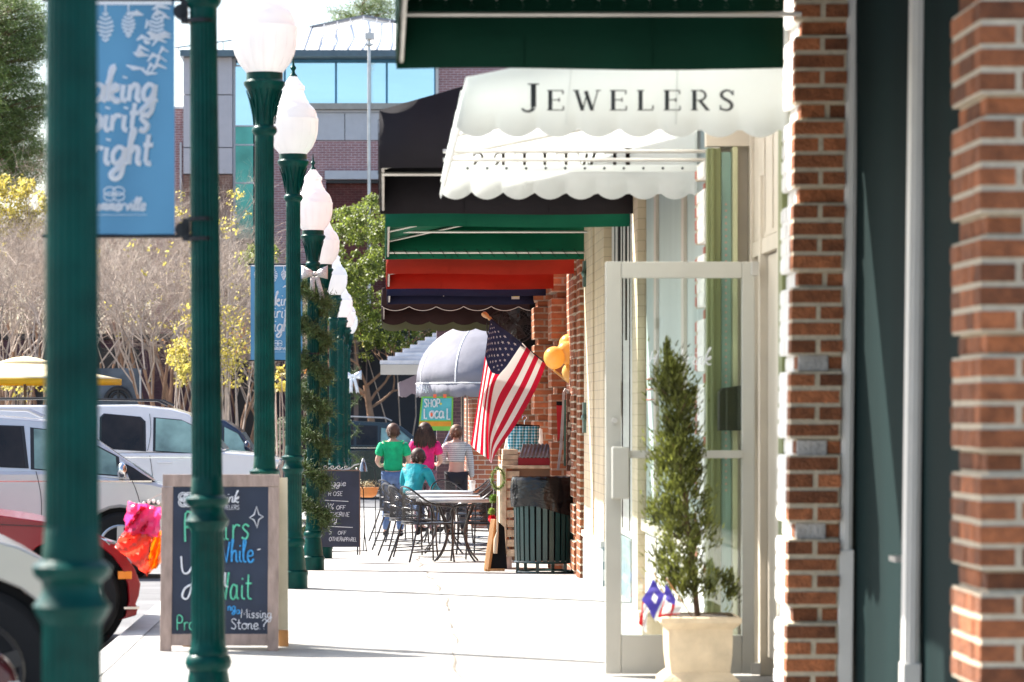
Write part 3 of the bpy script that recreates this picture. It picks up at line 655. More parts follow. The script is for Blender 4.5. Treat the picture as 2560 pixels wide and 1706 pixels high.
# serif capitals: thick and thin strokes with slab ends
def serif(mb, text, x, y, z, h, gap, ux=1):
    def st(a, b, w):
        a = Vector((x+ux*a[0]*h, y, z+a[1]*h)); b = Vector((x+ux*b[0]*h, y, z+b[1]*h)); mb.beam(a, b, .002, w*h, up=(b-a).cross(Vector((0,1,0))))
    T, t_, sf = .15, .05, .045
    for k, c in enumerate(text):
        hh = h
        if k == 0: h = hh*1.32; 
        def serf(px, py, w=.14): st((px-w, py), (px+w, py), sf)
        if c == 'J':
            z0 = z; z = z-.01*0
            st((.30,1),(.30,.12),T); 
            for i in range(6):
                a0 = -i*.5; a1 = -(i+1)*.5
                st((.14+.16*math.cos(a0), .10+.14*math.sin(a0)), (.14+.16*math.cos(a1), .10+.14*math.sin(a1)), .12-.01*i)
            serf(.3, .98, .16); adv = .44
        elif c == 'E':
            st((.14,1),(.14,0),T); st((.02,.975),(.62,.975),t_); st((.02,.025),(.64,.025),t_); st((.14,.52),(.48,.52),t_); st((.61,.98),(.61,.8),t_); st((.63,.02),(.63,.22),t_); st((.47,.62),(.47,.42),t_); adv = .72
        elif c == 'W':
            st((.08,1),(.32,0),T*.9); st((.32,0),(.52,.95),t_); st((.44,.95),(.68,0),T*.9); st((.68,0),(.90,1),t_); serf(.08,.98,.12); serf(.9,.98,.1); adv = 1.02
        elif c == 'L':
            st((.14,1),(.14,0),T); serf(.14,.975,.13); st((.02,.025),(.6,.025),t_); st((.59,.02),(.61,.25),t_); adv = .68
        elif c == 'R':
            st((.14,1),(.14,0),T); serf(.14,.025,.13); st((.02,.975),(.36,.975),t_); st((.14,.5),(.36,.5),t_)
            pts = [(.36+.2*math.sin(a), .737+.24*math.cos(a)) for a in [i*math.pi/6 for i in range(7)]]
            for a, b in zip(pts[:-1], pts[1:]): st(a, b, .09)
            st((.34,.5),(.64,.02),T*.85); st((.58,.02),(.72,.02),sf); adv = .74
        elif c == 'S':
            pts = smooth_pts([(.52,.78,0),(.42,.96,0),(.24,.97,0),(.1,.82,0),(.16,.62,0),(.38,.46,0),(.5,.26,0),(.42,.06,0),(.24,.02,0),(.06,.12,0)], 3)
            for i, (a, b) in enumerate(zip(pts[:-1], pts[1:])): st((a[0],a[1]), (b[0],b[1]), .06+.08*math.sin(math.pi*i/len(pts)))
            st((.54,.98),(.54,.74),t_); st((.07,.02),(.07,.26),t_); adv = .6
        x += ux*(adv*h+gap); h = hh
mb = MB(); serif(mb, 'JEWELERS', PX(1303, 580), 13.805, PZ(276, 580), .088, .027)
for q in mb.v: q.x = PX(1303,580)+(q.x-PX(1303,580))*1.0
xs_ = [q.x for q in mb.v]; k_ = (PX(1835,580)-PX(1303,580))/(max(xs_)-min(xs_))
for q in mb.v: q.x = PX(1303,580)+(q.x-min(xs_))*k_
mb.build('lettering', M['ink'], wa)
mb2 = MB(); mb2.v = [Vector((q.x+.10-0, 17.842, q.z+.0)) for q in mb.v]; mb2.f = mb.f; mb2.m = mb.m
# on the far end the word faces away down the street, so it reads mirrored from here
xm = (.45+1.65)/2
for q in mb2.v: q.x = 2*xm-q.x; q.z += .055
mb2.build('lettering', mat('lettering showing through cloth', (.30,.26,.22), .8), wa)

awning('black awning with its sloping near end beside the white JEWELERS awning', 18.2, 22.42, -.03, 1.76, 2.755, .33, 3.6, A_black, 0, 0, (True, True), bars=((18.5, 2.745),))
awning('green awning with bare frame tubes and laced end panel under the black one', 22.85, 27.75, .01, 1.75, 2.69, .17, 3.25, A_green, 0, 0, (True, True), bars=((27.0, 2.99),(27.2, 2.90),(27.6, 2.745)), lace=True)
awning('red awning below the green laced awning', 28.0, 31.4, .02, 1.66, 2.575, .16, 3.0, A_red, 0, 0, (True, True))
na = awning('navy blue awning with a small yellow and white tag under the red one', 31.9, 34.4, .03, 1.61, 2.525, .13, 2.9, A_navy, 0, 0, (True, True))
mb = MB(); s_ = 233.0; mb.box(PX(1279,s_), PX(1299,s_), 34.36, 34.375, PZ(748,s_), PZ(730,s_)); mb.build('tag_panel', M['white'], na)
mb = MB(); mb.box(PX(1281,s_), PX(1297,s_), 34.35, 34.358, PZ(742,s_), PZ(733,s_)); mb.build('tag_print', mat('yellow print', (.75,.6,.08), .5), na)
mb = MB(); mb.add([W(1104,735,s_), W(1114,735,s_), W(1109,742,s_)], [(0,1,2)]); mb.build('white_mark', M['white'], na, solid=.004)
ba = awning('dark brown scalloped awning with white edging and olive hem, lowest of the row', 35.1, 40.9, -.03, 1.6, 2.53, .2, 3.0, A_brown, .3, .05, (True, True))
mb = MB()
for i in range(10):
    x0_, x1_ = -.03+i*.163, -.03+(i+1)*.163
    mb.tube([(x0_+(x1_-x0_)*k/8, 35.09, 2.53+scal((x0_+.03+(x1_-x0_)*k/8), .3, .05)) for k in range(9)], .005, 4)
mb.build('edging', M['cream'], ba)
mb = MB(); rr = [[], []]
for i in range(60):
    x = -.03+1.6*i/59; rr[0].append((x, 40.93, 2.55)); rr[1].append((x, 40.93, 2.44+scal(x+.03, .3, .04)))
mb.grid(rr); mb.build('olive_hem', cloth('olive canvas', (.16,.17,.1), .15), ba, solid=.004)

# grey domed awning and the ridged white one beyond
dome = thing('dome_awning', 'grey domed awning with scalloped valance over the SHOP LOCAL banner', 'awning', (1.66, 51, 1.6))
C0 = Vector((1.66, 51.6, PZ(960,155))); rx, ry, rz_ = 1.66-PX(1040,155), 1.9, PZ(806,155)-PZ(960,155)
rows = []; NA = 24
for i in range(11):
    t_ = i/10*math.pi/2; rows.append([C0+Vector((-rx*math.cos(t_)*math.sin(a), -ry*math.cos(t_)*math.cos(a), rz_*math.sin(t_)**.9)) for a in [math.pi*(-.12+1.12*j/NA) for j in range(NA+1)]])
MB().grid(rows).build('canopy', A_grey, dome, smooth=True, solid=.004)
rb = MB()
for j in (6, 11, 16, 21): rb.tube([rows[i][j] for i in range(11)], .012, 5)
rb.tube(rows[0], .012, 5); rb.build('rib', mat('white piping', (.7,.7,.7), .5), dome, smooth=True)
vr = [[], []]
for j in range(NA*6+1):
    a = math.pi*(-.12+1.12*j/(NA*6)); p = C0+Vector((-rx*math.sin(a), -ry*math.cos(a), 0)); vr[0].append(p); vr[1].append(p+Vector((0,0,-.19+scal(j/10, 1, .035)*1)))
MB().grid(vr).build('valance', A_grey, dome, smooth=True, solid=.004)
tx = MB(); lettering(tx, 'MPANY', W(1040, 983, 156)+Vector((0,-.55,0)), Vector((.75,-.66,0)).normalized(), (0,0,1), .13, .008, xs=.8); tx.build('lettering', M['bwhite'], dome)
rd = thing('shed_awning', 'ridged white and grey metal awning left of the grey dome', 'awning', (.8, 66, 1.7))
mb = MB(); s_ = 125.0
A_, B_, C_, D_ = W(950,912,s_), W(1110,905,s_), W(1120,820,s_), W(1085,838,s_)
n = 9
for i in range(n):
    u0, u1 = i/n, (i+1)/n
    l0 = A_.lerp(W(1120,822,s_), u0); l1 = A_.lerp(W(1120,822,s_), u1)
    mb.box(l0.x, 1.7, 63.6+i*.12, 63.6+(i+1)*.12, l0.z, l1.z+.004*(i % 2), i % 2)
mb.build('canopy', [mat('white slat', (.62,.62,.64), .5), mat('grey slat', (.45,.46,.5), .5)], rd)
MB().box(PX(950,s_)+.01, 1.7, 63.5, 63.59, PZ(938,s_), PZ(913,s_)).build('fascia', M['cream'], rd)
b3 = thing('valance_awning', 'grey awning end with a pale edge just left of the dome', 'awning', W(1010,960,140))
mb = MB(); mb.add([W(997,957,140), W(1045,935,140), W(1045,990,140), W(1030,984,140), W(1015,994,140), W(1000,992,140)], [(0,1,2,3,4,5)]); mb.build('end_panel', A_grey, b3, solid=.01)
mb = MB(); mb.add([W(994,958,139), W(1002,954,139), W(1006,994,139), W(996,990,139)], [(0,1,2,3)]); mb.build('edge', M['white'], b3, solid=.02)
# ================================================================ open glass door
s_ = 482.0; dy = F/s_
door = thing('glass_door', 'white framed glass door standing open across the pavement, with white script on its glass', 'door', (1.92, dy, 0))
xl, xr = PX(1513,s_), PX(1886,s_); zt_, zb_ = PZ(655,s_), .012
mb = MB(); mb.box(xl, xl+.082, dy-.022, dy+.022, zb_, zt_); mb.box(xr-.066, xr, dy-.022, dy+.022, zb_, zt_)
mb.box(xl+.083, xr-.067, dy-.022, dy+.022, zt_-.085, zt_); mb.box(xl+.083, xr-.067, dy-.022, dy+.022, zb_, zb_+.20)
M['doorw'] = mat('grey white door paint', (.47,.46,.41), .4, var=.04); mb.build('frame', M['doorw'], door, bevel=.004)
mb = MB(); zz = PZ(1136,s_); mb.box(xl+.084, xr-.068, dy-.06, dy-.035, zz-.02, zz+.02)
mb.build('push_bar', M['doorw'], door, bevel=.004)
mb = MB().box(xl+.03, xl+.12, dy-.085, dy-.023, PZ(1247,s_), PZ(1117,s_)); mb.build('lock_case', M['doorw'], door, bevel=.008)
mb = MB().lathe([(.014,-.05),(.016,-.035),(.008,-.03),(.008,-.022)], 16, (xl+.045, dy, PZ(1052,s_)), axis='y'); mb.build('lock', M['steel'], door, smooth=True)
mb = MB().box(xr-.02, xr+.02, dy-.03, dy+.03, PZ(690,s_), PZ(655,s_)); mb.box(xr-.02, xr+.03, dy-.04, dy+.03, .01, .07); mb.build('hinge', M['steel'], door, bevel=.004)
MB().box(xl+.082, xr-.066, dy-.004, dy+.004, zb_+.20, zt_-.085).build('pane', M['glass'], door)
tx = MB(); lettering(tx, 'H', (PX(1618,s_), dy-.008, PZ(915,s_)), (1,0,0), (0,0,1), .085, .0045, slant=.35, xs=.8)
lettering(tx, 'aebrink', (PX(1652,s_), dy-.008, PZ(912,s_)), (1,0,0), (0,0,1), .085, .0042, slant=.3, xs=1.02); tx.build('lettering', M['bwhite'], door)

# ---- planter with cypress
s_ = 497.0; dy = F/s_; cx = PX(1744,s_)
pl = thing('stone_planter', 'square cream stone planter standing in front of the glass door', 'planter', (cx, dy, 0))
M['stone'] = mat('cast stone', (.62,.50,.34), .85, var=.14, scale=10, bump=.35, bscale=60)
hw = .158
prof = [(hw+.035,0),(hw+.035,.03),(hw+.015,.05),(hw-.01,.07),(hw,.16),(hw+.003,.285),(hw+.02,.30),(hw+.042,.32),(hw+.042,.345),(hw+.02,.35)]
rows = []
for r_, z in prof: rows.append([(cx-r_,dy-r_,z),(cx+r_,dy-r_,z),(cx+r_,dy+r_,z),(cx-r_,dy+r_,z),(cx-r_,dy-r_,z)])
mb = MB().grid(rows); mb.add([(cx-hw,dy-hw,.335),(cx+hw,dy-hw,.335),(cx+hw,dy+hw,.335),(cx-hw,dy+hw,.335)], [(0,1,2,3)]); mb.build('pot', M['stone'], pl)
MB().box(cx-hw+.01, cx+hw-.01, dy-hw+.01, dy+hw-.01, .336, .343).build('soil', mat('soil', (.05,.035,.025), .95), pl)
s2 = 470.0
p2 = thing('stone_planter', 'second cream planter seen low through the glass of the open door', 'planter', (PX(1640,s2), F/s2, 0))
c2 = PX(1640,s2); rows = [[(c2-r_,F/s2-r_,z),(c2+r_,F/s2-r_,z),(c2+r_,F/s2+r_,z),(c2-r_,F/s2+r_,z),(c2-r_,F/s2-r_,z)] for r_, z in [(.10,0),(.10,.03),(.075,.05),(.082,.27),(.10,.285),(.10,.31),(.06,.31),(.01,.30)]]
MB().grid(rows).build('pot', M['stone'], p2)
M['cypress'] = mat('cypress sprays', (.13,.145,.028), .7, var=.55, scale=9, isl=.7, trans=.4)
M['bark'] = mat('bark', (.12,.07,.04), .9, var=.3, scale=20)
cy = thing('topiary_cypress', 'narrow young cypress with loose pointed crown growing in the stone planter', 'shrub', (cx, dy, .34))
mb = MB(); mb.tube([(cx+.0,dy,.33),(cx-.015,dy,.5),(cx-.06,dy,.9),(cx-.1,dy,1.3),(cx-.12,dy,1.62)], [.016,.014,.011,.008,.003], 8)
rr_ = random.Random(4)
for i in range(40):
    z = rr_.uniform(.5,1.5); a = rr_.uniform(0,6.28); l = .06+.08*(1-abs(z-.9)/.7); b = Vector((cx-.02-.1*(z-.5), dy, z)); mb.tube([b, b+Vector((l*math.cos(a), l*math.sin(a), l*.9))], [.005,.002], 4)
mb.build('trunk', M['bark'], cy)
mb = MB()
edge = [(1668,862,4),(1672,900,22),(1680,960,46),(1690,1010,44),(1690,1060,40),(1693,1110,52),(1697,1160,56),(1700,1200,58),(1705,1250,76),(1706,1300,98),(1702,1350,88),(1700,1400,70),(1712,1450,46),(1722,1500,26)]
def cyp(z):
    py = HY-(z-ZC)*s_
    for (a, b) in zip(edge[:-1], edge[1:]):
        if a[1] <= py <= b[1]:
            t = (py-a[1])/(b[1]-a[1]); return PX(a[0]+(b[0]-a[0])*t, s_), (a[2]+(b[2]-a[2])*t)/s_
    return cx, .01
clumps = []
for i in range(330):
    z = rr_.uniform(.45, 1.66)**.95
    c, r_ = cyp(z); a = rr_.uniform(0, 6.28); q = r_*rr_.uniform(.25, 1.0)*(1+.3*math.sin(z*17+a*2)+.2*math.sin(a*5+z*31))
    if math.sin(a*3+z*21)*math.sin(z*13+a) > .45: continue
    clumps.append((Vector((c+q*math.cos(a), dy+q*math.sin(a)*.9, z)), rr_.uniform(.022,.04)))
for z in (1.68,1.7,1.66,1.63,1.6): clumps.append((Vector((PX(1668,s_), dy, z)), .012))
for k in range(8): clumps.append((W(1762+rr_.uniform(0,75), 1435+rr_.uniform(0,60), s_), .022))
for c, r_ in clumps:
    out = Vector((c.x-cyp(c.z)[0], c.y-dy, 0)); out = out.normalized() if out.length > .01 else Vector((0,0,1))
    for k in range(int(rr_.uniform(20,58))):
        p = c+Vector((rr_.gauss(0,1), rr_.gauss(0,1), rr_.gauss(0,1)*1.6))*r_*rr_.choice((.45,.6,.95))
        v = (out*.5+Vector((rr_.gauss(0,.4), rr_.gauss(0,.4), 1))).normalized()*rr_.uniform(.018,.036)
        sd_ = v.cross(Vector((rr_.random()-.5, rr_.random()-.5, .2))).normalized()*.0048
        mb.add([p-sd_, p+sd_, p+v+sd_*.3, p+v-sd_*.3], [(0,1,2,3)])
mb.build('foliage', M['cypress'], cy)
def small_flag(quad4, s, mats, mif, label, foot):
    a, b_, c, d = [W(p[0], p[1], s) for p in quad4]; t = thing('small_flag', label, 'flag', d)
    rows = []
    for i in range(11):
        u = i/10; l = a.lerp(d, u); r_ = b_.lerp(c, u); rows.append([l.lerp(r_, k/8)+Vector((.004*math.sin(u*5+k), .015*math.sin(u*6+k*.9), 0)) for k in range(9)])
    MB().grid(rows, mif=mif).build('cloth', mats, t, solid=.001)
    MB().tube([a+Vector((.004,0,.03)), foot], .003, 6).build('stick', M['wood'], t)
M['purple'] = mat('violet blue cloth', (.13,.1,.5), .7, trans=.4); M['redc'] = mat('red cloth', (.6,.03,.04), .7, trans=.35); M['whitec'] = mat('white cloth', (.85,.85,.83), .7, trans=.4)
small_flag([(1632,1448),(1664,1492),(1640,1556),(1606,1500)], 512., [M['purple'], M['redc'], M['whitec']], lambda i, j: 2 if (j in (3,4) and i in (3,4,5)) or j > 6 else 0, 'small violet flag with a white emblem stuck in the planter', Vector((cx-.11, dy-.04, .34)))
small_flag([(1606,1496),(1622,1512),(1616,1582),(1598,1560)], 511., [M['redc'], M['whitec']], lambda i, j: 0 if j < 3 else 1, 'small red and white flag edge hanging at the left of the planter', Vector((cx-.13, dy-.02, .34)))
small_flag([(1664,1462),(1706,1518),(1700,1534),(1646,1545)], 509., [M['purple'], M['redc'], M['whitec']], lambda i, j: 0 if (i < 4 and j < 5) else (1 if j % 4 == 0 or i > 8 else 2), 'small red, white and blue stick flag leaning over the planter rim', Vector((cx-.03, dy-.03, .34)))

# ================================================================ wooden sandwich board
s_ = 437.0; dy = F/s_
sb = thing('sandwich_board', 'wooden framed chalk sandwich board with coloured hand lettering about repairs while you wait', 'sandwich board', (PX(550,s_), dy, 0))
def bz(py): return PZ(py, s_)
xL, xR = PX(402,s_), PX(696,s_); zT = bz(1188)
def fy(z): return dy+.16*z                         # the front leaf leans away from the camera
mb = MB()
def leaf(mb, x0, x1, z0, z1, f, th=.022, mi=0, off=0):
    y0, y1 = f(z0)+off, f(z1)+off
    mb.add([(x0,y0,z0),(x1,y0,z0),(x1,y0+th,z0),(x0,y0+th,z0),(x0,y1,z1),(x1,y1,z1),(x1,y1+th,z1),(x0,y1+th,z1)], [(0,3,2,1),(4,5,6,7),(0,1,5,4),(1,2,6,5),(2,3,7,6),(3,0,4,7)], mi)
leaf(mb, xL-.006, xL+.060, .0, zT-.072, fy); leaf(mb, xR-.063, xR, .0, zT-.072, fy)
leaf(mb, xL, xR, zT-.07, zT, fy, .024); leaf(mb, xL+.061, xR-.064, bz(1615), bz(1586), fy)
mb.build('frame', M['greywood'], sb, bevel=.003)
mb = MB(); leaf(mb, xL+.06, xR-.063, bz(1586), zT-.07, fy, .008, 0, .008); mb.build('chalk_panel', M['chalk'], sb)
bk = MB(); by = lambda z: dy+.36-.16*z
leaf(bk, xL+.1, xR+.045, .1, zT-.02, by, .02); bk.build('back_leaf', mat('pale back board', (.6,.55,.42), .6), sb)
bk = MB(); leaf(bk, xL+.10, xL+.158, .0, .098, by, .022); bk.build('back_leg', M['wood'], sb, bevel=.003); bk = MB(); leaf(bk, xR-.01, xR+.047, .0, .098, by, .022); bk.build('back_leg', M['wood'], sb, bevel=.003)
up = Vector((0,.16,1)).normalized()
cols = {'w': mat('white chalk', (.75,.77,.82), .8, var=.2, scale=60), 'g': mat('green chalk', (.12,.55,.36), .8, var=.25, scale=60), 'b': mat('blue chalk', (.05,.32,.68), .8, var=.25, scale=60)}
def chalk(c, text, px, py, hpx, r, xs=1, slant=0, s=s_, f=None):
    z = PZ(py, s); m_ = MB(); lettering(m_, text, (PX(px,s), (f or fy)(z)-.002, z), (1,0,0), up, hpx/.9/s, r, slant=slant, xs=xs); return m_
def put(c, L_):
    for q in L_: q.build('lettering', cols[c], sb)
knot = MB(); kc = W(461,1251,s_)
for k in range(4):
    a0 = k*math.pi/2+math.pi/4
    cc = Vector((kc.x+.022*math.cos(a0), fy(kc.z)-.003, kc.z+.022*math.sin(a0)))
    for rad in (.026, .016): knot.tube([cc+Vector((rad*1.05*math.cos(t*.628), 0, rad*math.sin(t*.628))) for t in range(10)], .0032, 4, closed=True)
star = MB(); sc_ = W(639,1295,s_); sp = [(0,27),(6,7),(17,1),(6,-6),(2,-27),(-6,-7),(-17,-1),(-6,6)]
star.tube([Vector((sc_.x+a/s_, fy(sc_.z)-.003, sc_.z+b/s_)) for a, b in sp], .0035, 4, closed=True)
put('w', [knot, chalk('w','Haebrink', 492, 1258, 26, .0040, .98, .25), chalk('w','JEWELERS', 540, 1276, 11, .0015, 1.05), star,
          chalk('w','Y', 448, 1468, 76, .0065, .78), chalk('w','-', 637, 1395, 40, .004, .6, .3), chalk('w','ou', 512, 1470, 70, .006, .8), chalk('w','Missing', 601, 1546, 22, .0028, 1.08), chalk('w','Stone.?', 576, 1574, 26, .003, 1.1)])
put('g', [chalk('g','R', 455, 1356, 72, .0070, .85), chalk('g','epai', 492, 1352, 60, .0055, .72), chalk('g','rs', 577, 1350, 68, .0062, .8), chalk('g','Wa', 540, 1500, 68, .006, .56), chalk('g','it', 600, 1500, 66, .006, .72), chalk('g','Prong', 440, 1576, 36, .0038, .85)])
put('b', [chalk('b','W', 541, 1408, 52, .006, .75), chalk('b','hile', 575, 1407, 52, .0062, .72), chalk('b','I', 482, 1535, 28, .005, 1), chalk('b','ng', 568, 1528, 20, .004, 1), chalk('b','a', 590, 1536, 18, .0034, 1)])

# windsock of pink, red and orange plastic beside the board
ws = thing('plastic_windsock', 'crumpled pink, red and orange translucent plastic windsock blowing beside the sandwich board', 'windsock', W(362,1440,415.))
def film(name, c, t=.55): return mat(name, c, .12, trans=t, coat=.6, bump=.4, bscale=7, var=.15, scale=5)
def crumple(pts4, n, m, name, dep, seed):
    r2 = random.Random(seed); a, b, c, d = [W(p[0], p[1], 415.) for p in pts4]; rows = []
    for i in range(n+1):
        u = i/n; l = a.lerp(d, u); r_ = b.lerp(c, u)
        rows.append([l.lerp(r_, j/n)+Vector((r2.uniform(-.006,.006), dep+.04*math.sin(j*1.3+i*.9+seed)+r2.uniform(-.008,.008), r2.uniform(-.004,.004))) for j in range(n+1)])
    MB().grid(rows).build(name, m, ws, smooth=True, solid=.001)
crumple([(320,1254),(403,1268),(400,1345),(308,1334)], 9, film('pink film', (1,.24,.52), .75), 'pink_panel', 0, 1)
crumple([(324,1262),(372,1268),(368,1330),(312,1330)], 7, film('magenta film', (.85,.04,.16), .7), 'red_panel', .04, 5)
crumple([(308,1330),(380,1336),(368,1440),(288,1368)], 9, film('coral film', (1,.24,.17), .75), 'red_panel', -.02, 2)
crumple([(378,1345),(403,1328),(402,1408),(366,1442)], 8, film('orange film', (1,.42,.06), .75), 'orange_panel', .03, 3)
mb = MB(); 
for k in range(7): mb.ball(W(324+k*12, 1258+math.sin(k)*5, 413.), .011, .01, .014, 8)
mb.build('white_gathers', M['whitec'], ws, smooth=True)
MB().tube([W(362,1256,417.), W(420,1225,424.), W(430,1222,430.)], .003, 5).build('cord', M['steel'], ws)

# ================================================================ chalkboard A-frame by the lamps
s_ = 231.0; dy = F/s_; g0 = PZ(1388,s_)
ab = thing('chalkboard_stand', 'dark chalkboard on thin metal legs listing sale offers, half behind the garlanded lamp', 'chalkboard', (PX(850,s_), dy, g0))
mb = MB(); mb.box(PX(800,s_), PX(898,s_), dy, dy+.02, PZ(1368,s_), PZ(1179,s_)); mb.build('board', mat('blue black chalkboard', (.018,.024,.05), .55, var=.3, scale=4), ab)
mb = MB(); mb.box(PX(798,s_), PX(900,s_), dy-.006, dy+.03, PZ(1178,s_)+.0, PZ(1175,s_)); mb.box(PX(898,s_), PX(901,s_), dy-.004, dy+.026, g0+.0, PZ(1178,s_)); mb.build('frame', mat('brown frame', (.16,.09,.07), .5), ab)
mb = MB()
mb.tube([(PX(894,s_),dy+.01,PZ(1368,s_)),(PX(894,s_),dy+.01,g0)], .008, 6); mb.tube([(PX(830,s_),dy+.1,PZ(1380,s_)),(PX(918,s_),dy+.3,PZ(1380,s_))], .005, 5)
mb.tube([(PX(899,s_),dy+.02,PZ(1208,s_)),(PX(908,s_),dy+.15,PZ(1225,s_)),(PX(911,s_),dy+.25,PZ(1330,s_)),(PX(908,s_),dy+.3,g0+.04)], .006, 6)
mb.tube([(PX(911,s_),dy+.25,PZ(1335,s_)),(PX(916,s_),dy+.3,PZ(1382,s_)),(PX(918,s_),dy+.3,g0+.03)], .006, 6)
mb.build('leg', M['black'], ab)
mb = MB()                                       # scroll work on top
for cx_, r_ in ((815,10),(832,9),(848,9),(866,8)):
    mb.tube([W(cx_+r_*(1-t*.09)*math.cos(t*.7), 1168+r_*.8*(1-t*.09)*math.sin(t*.7), s_) for t in range(12)], .006, 5)
mb.tube([W(852,1176,s_), W(872,1174,s_), W(886,1163,s_), W(898,1160,s_)], .007, 5); mb.ball(W(892,1172,s_), .013)
mb.build('scroll', M['steel'], ab, smooth=True)
mb = MB()
for t_, px_, py_, h_, r_, xs_ in (('aggie',819,1215,15,.0032,1.25),('OSE',832,1240,11,.003,1.2),('R',820,1240,11,.003,1.2),('0%',814,1274,15,.0034,1.0),('OFF',840,1274,10,.0034,1.3),('CATHERINE',808,1292,11,.0034,1.12),('MAY',816,1307,11,.0034,1.1),('5',822,1336,12,.0024,1),('OFF',844,1337,9,.0028,1.3),('OTHER',822,1353,10,.003,1.05),('APPAREL',854,1354,10,.003,.88)):
    lettering(mb, t_, (PX(px_,s_), dy-.003, PZ(py_,s_)), (1,0,0), (0,0,1), h_/.9/s_, r_, slant=.12, xs=xs_)
for y_, x0_, x1_ in ((1251,812,871),(1316,812,882)): mb.tube([W(x0_,y_,s_)-Vector((0,.0,0))+Vector((0,dy-.003-F/s_,0)), W(x1_,y_+3,s_)+Vector((0,dy-.003-F/s_,0))], .004, 4)
mb.build('lettering', cols['w'], ab)

# shepherd's hook with lantern and basket
s_ = 195.0; dy = F/s_
hk = thing('shepherd_hook', 'thin dark garden hook curving over behind the chalkboard', 'garden hook', (PX(938,s_), dy, gz(dy)))
MB().tube([(PX(938,s_),dy,gz(dy)),W(939,1200,s_),W(936,1172,s_),W(926,1160,s_),W(914,1158,s_),W(908,1166,s_)], .006, 6).build('rod', M['band'], hk, smooth=True)
MB().tube([(PX(900,s_),dy,PZ(1268,s_)),(PX(938,s_),dy,PZ(1269,s_))], .004, 5).build('foot', M['band'], hk)
lt = thing('lantern', 'small clear hanging lantern on the garden hook', 'lantern', W(908,1178,s_))
MB().lathe([(.055,0),(.05,.04),(.035,.1),(.02,.13)], 12, W(908,1179,s_)).build('globe', glassmat('smoked lantern glass', (.5,.5,.55), .2, dark=.3, dcol=(.1,.1,.12)), lt, smooth=True)
MB().lathe([(.024,0),(.02,.02),(.006,.04)], 12, W(908,1154,s_)).build('cap', M['steel'], lt, smooth=True)
bq = thing('plant_basket', 'orange basket of pale dried plants hanging behind the chalkboard', 'basket', W(920,1243,s_))
MB().lathe([(.07,0),(.12,.03),(.145,.11),(.15,.13)], 20, W(918,1244,s_)).build('bowl', mat('orange wicker', (.62,.24,.07), .7, bump=.6, bscale=60), bq, smooth=True)
mb = MB(); r2 = random.Random(2)
for i in range(420):
    c = W(918,1218,s_)+Vector((r2.gauss(0,.07), r2.gauss(0,.05), r2.gauss(.01,.035))); v = Vector((r2.gauss(0,1),r2.gauss(0,1),r2.gauss(0,1))).normalized()*.022; e = v.orthogonal().normalized()*.007
    mb.add([c-e,c+e,c+v], [(0,1,2)])
mb.build('plant', mat('dried plants', (.4,.36,.22), .8, isl=.5, var=.3), bq)

# ================================================================ patio chairs and tables
M['iron'] = mat('dark bronze wrought iron', (.055,.052,.053), .28, metal=.6, var=.25, scale=8)
def lattice(mb, fn, nu, r):
    for sg in (1, -1):
        for k in range(-nu, nu*2+1):
            pts = []
            for i in range(13):
                v = i/12; u = (k/nu)+sg*v*.9 if sg > 0 else (k/nu)-v*.9+.0
                pts.append((u, v))
            seg = [fn(u, v) for u, v in pts if 0 <= u <= 1]
            if len(seg) > 1: mb.tube(seg, r, 3, caps=False)
def patio_chair():
    t = thing('patio_chair', 'x', 'chair', (0,0,0), 'black iron patio chairs around the cafe tables')
    half = [(.25,-.25,0),(.235,-.235,.2),(.24,-.23,.42),(.265,-.235,.58),(.275,-.19,.64),(.275,-.05,.655),(.265,.05,.675),(.235,.15,.735),(.17,.225,.81),(.09,.26,.855),(0,.27,.87)]
    pts = half+[(-x,y,z) for x, y, z in half[-2::-1]]
    MB().tube(smooth_pts(pts, 3), .0115, 6).build('arm_frame', M['iron'], t, smooth=True)
    back = lambda u, v: Vector((.245*math.sin((u*2-1)*1.25), .03+.235*math.cos((u*2-1)*1.25), .47+v*(.38-.21*(u*2-1)**2-.0)))
    mb = MB(); lattice(mb, back, 18, .0032); mb.tube([back(i/12, 0) for i in range(13)], .009, 5); mb.tube([back(i/12, .42) for i in range(13)], .006, 5); mb.build('back_mesh', M['iron'], t)
    for sg in (-1, 1): MB().tube([(sg*.19,.17,.66),(sg*.19,.19,.45),(sg*.22,.27,.2),(sg*.25,.34,0)], .0115, 6).build('leg', M['iron'], t, smooth=True)
    seat = lambda u, v: Vector(((u-.5)*.5*(1-.5*abs(v-.5)**2), (v-.5)*.5, .445-.012*math.sin(u*3.14)*math.sin(v*3.14)))
    mb = MB(); lattice(mb, seat, 20, .0034); mb.build('seat_mesh', M['iron'], t)
    ring = [(.255,-.2),(.25,0),(.22,.17),(.1,.245),(0,.25),(-.1,.245),(-.22,.17),(-.25,0),(-.255,-.2),(-.15,-.265),(0,-.275),(.15,-.265)]
    mb = MB().tube([(x,y,.445) for x, y in ring], .012, 6, closed=True); mb.build('seat_frame', M['iron'], t, smooth=True)
    mb = MB(); mb.tube([(.238,-.235,.14),(.245,.31,.12)], .007, 5); mb.tube([(-.238,-.235,.14),(-.245,.31,.12)], .007, 5); mb.tube([(.24,.03,.13),(-.24,.03,.13)], .007, 5); mb.build('stretcher', M['iron'], t)
    return t
ch = patio_chair()
def tdeg(a): return R(a)
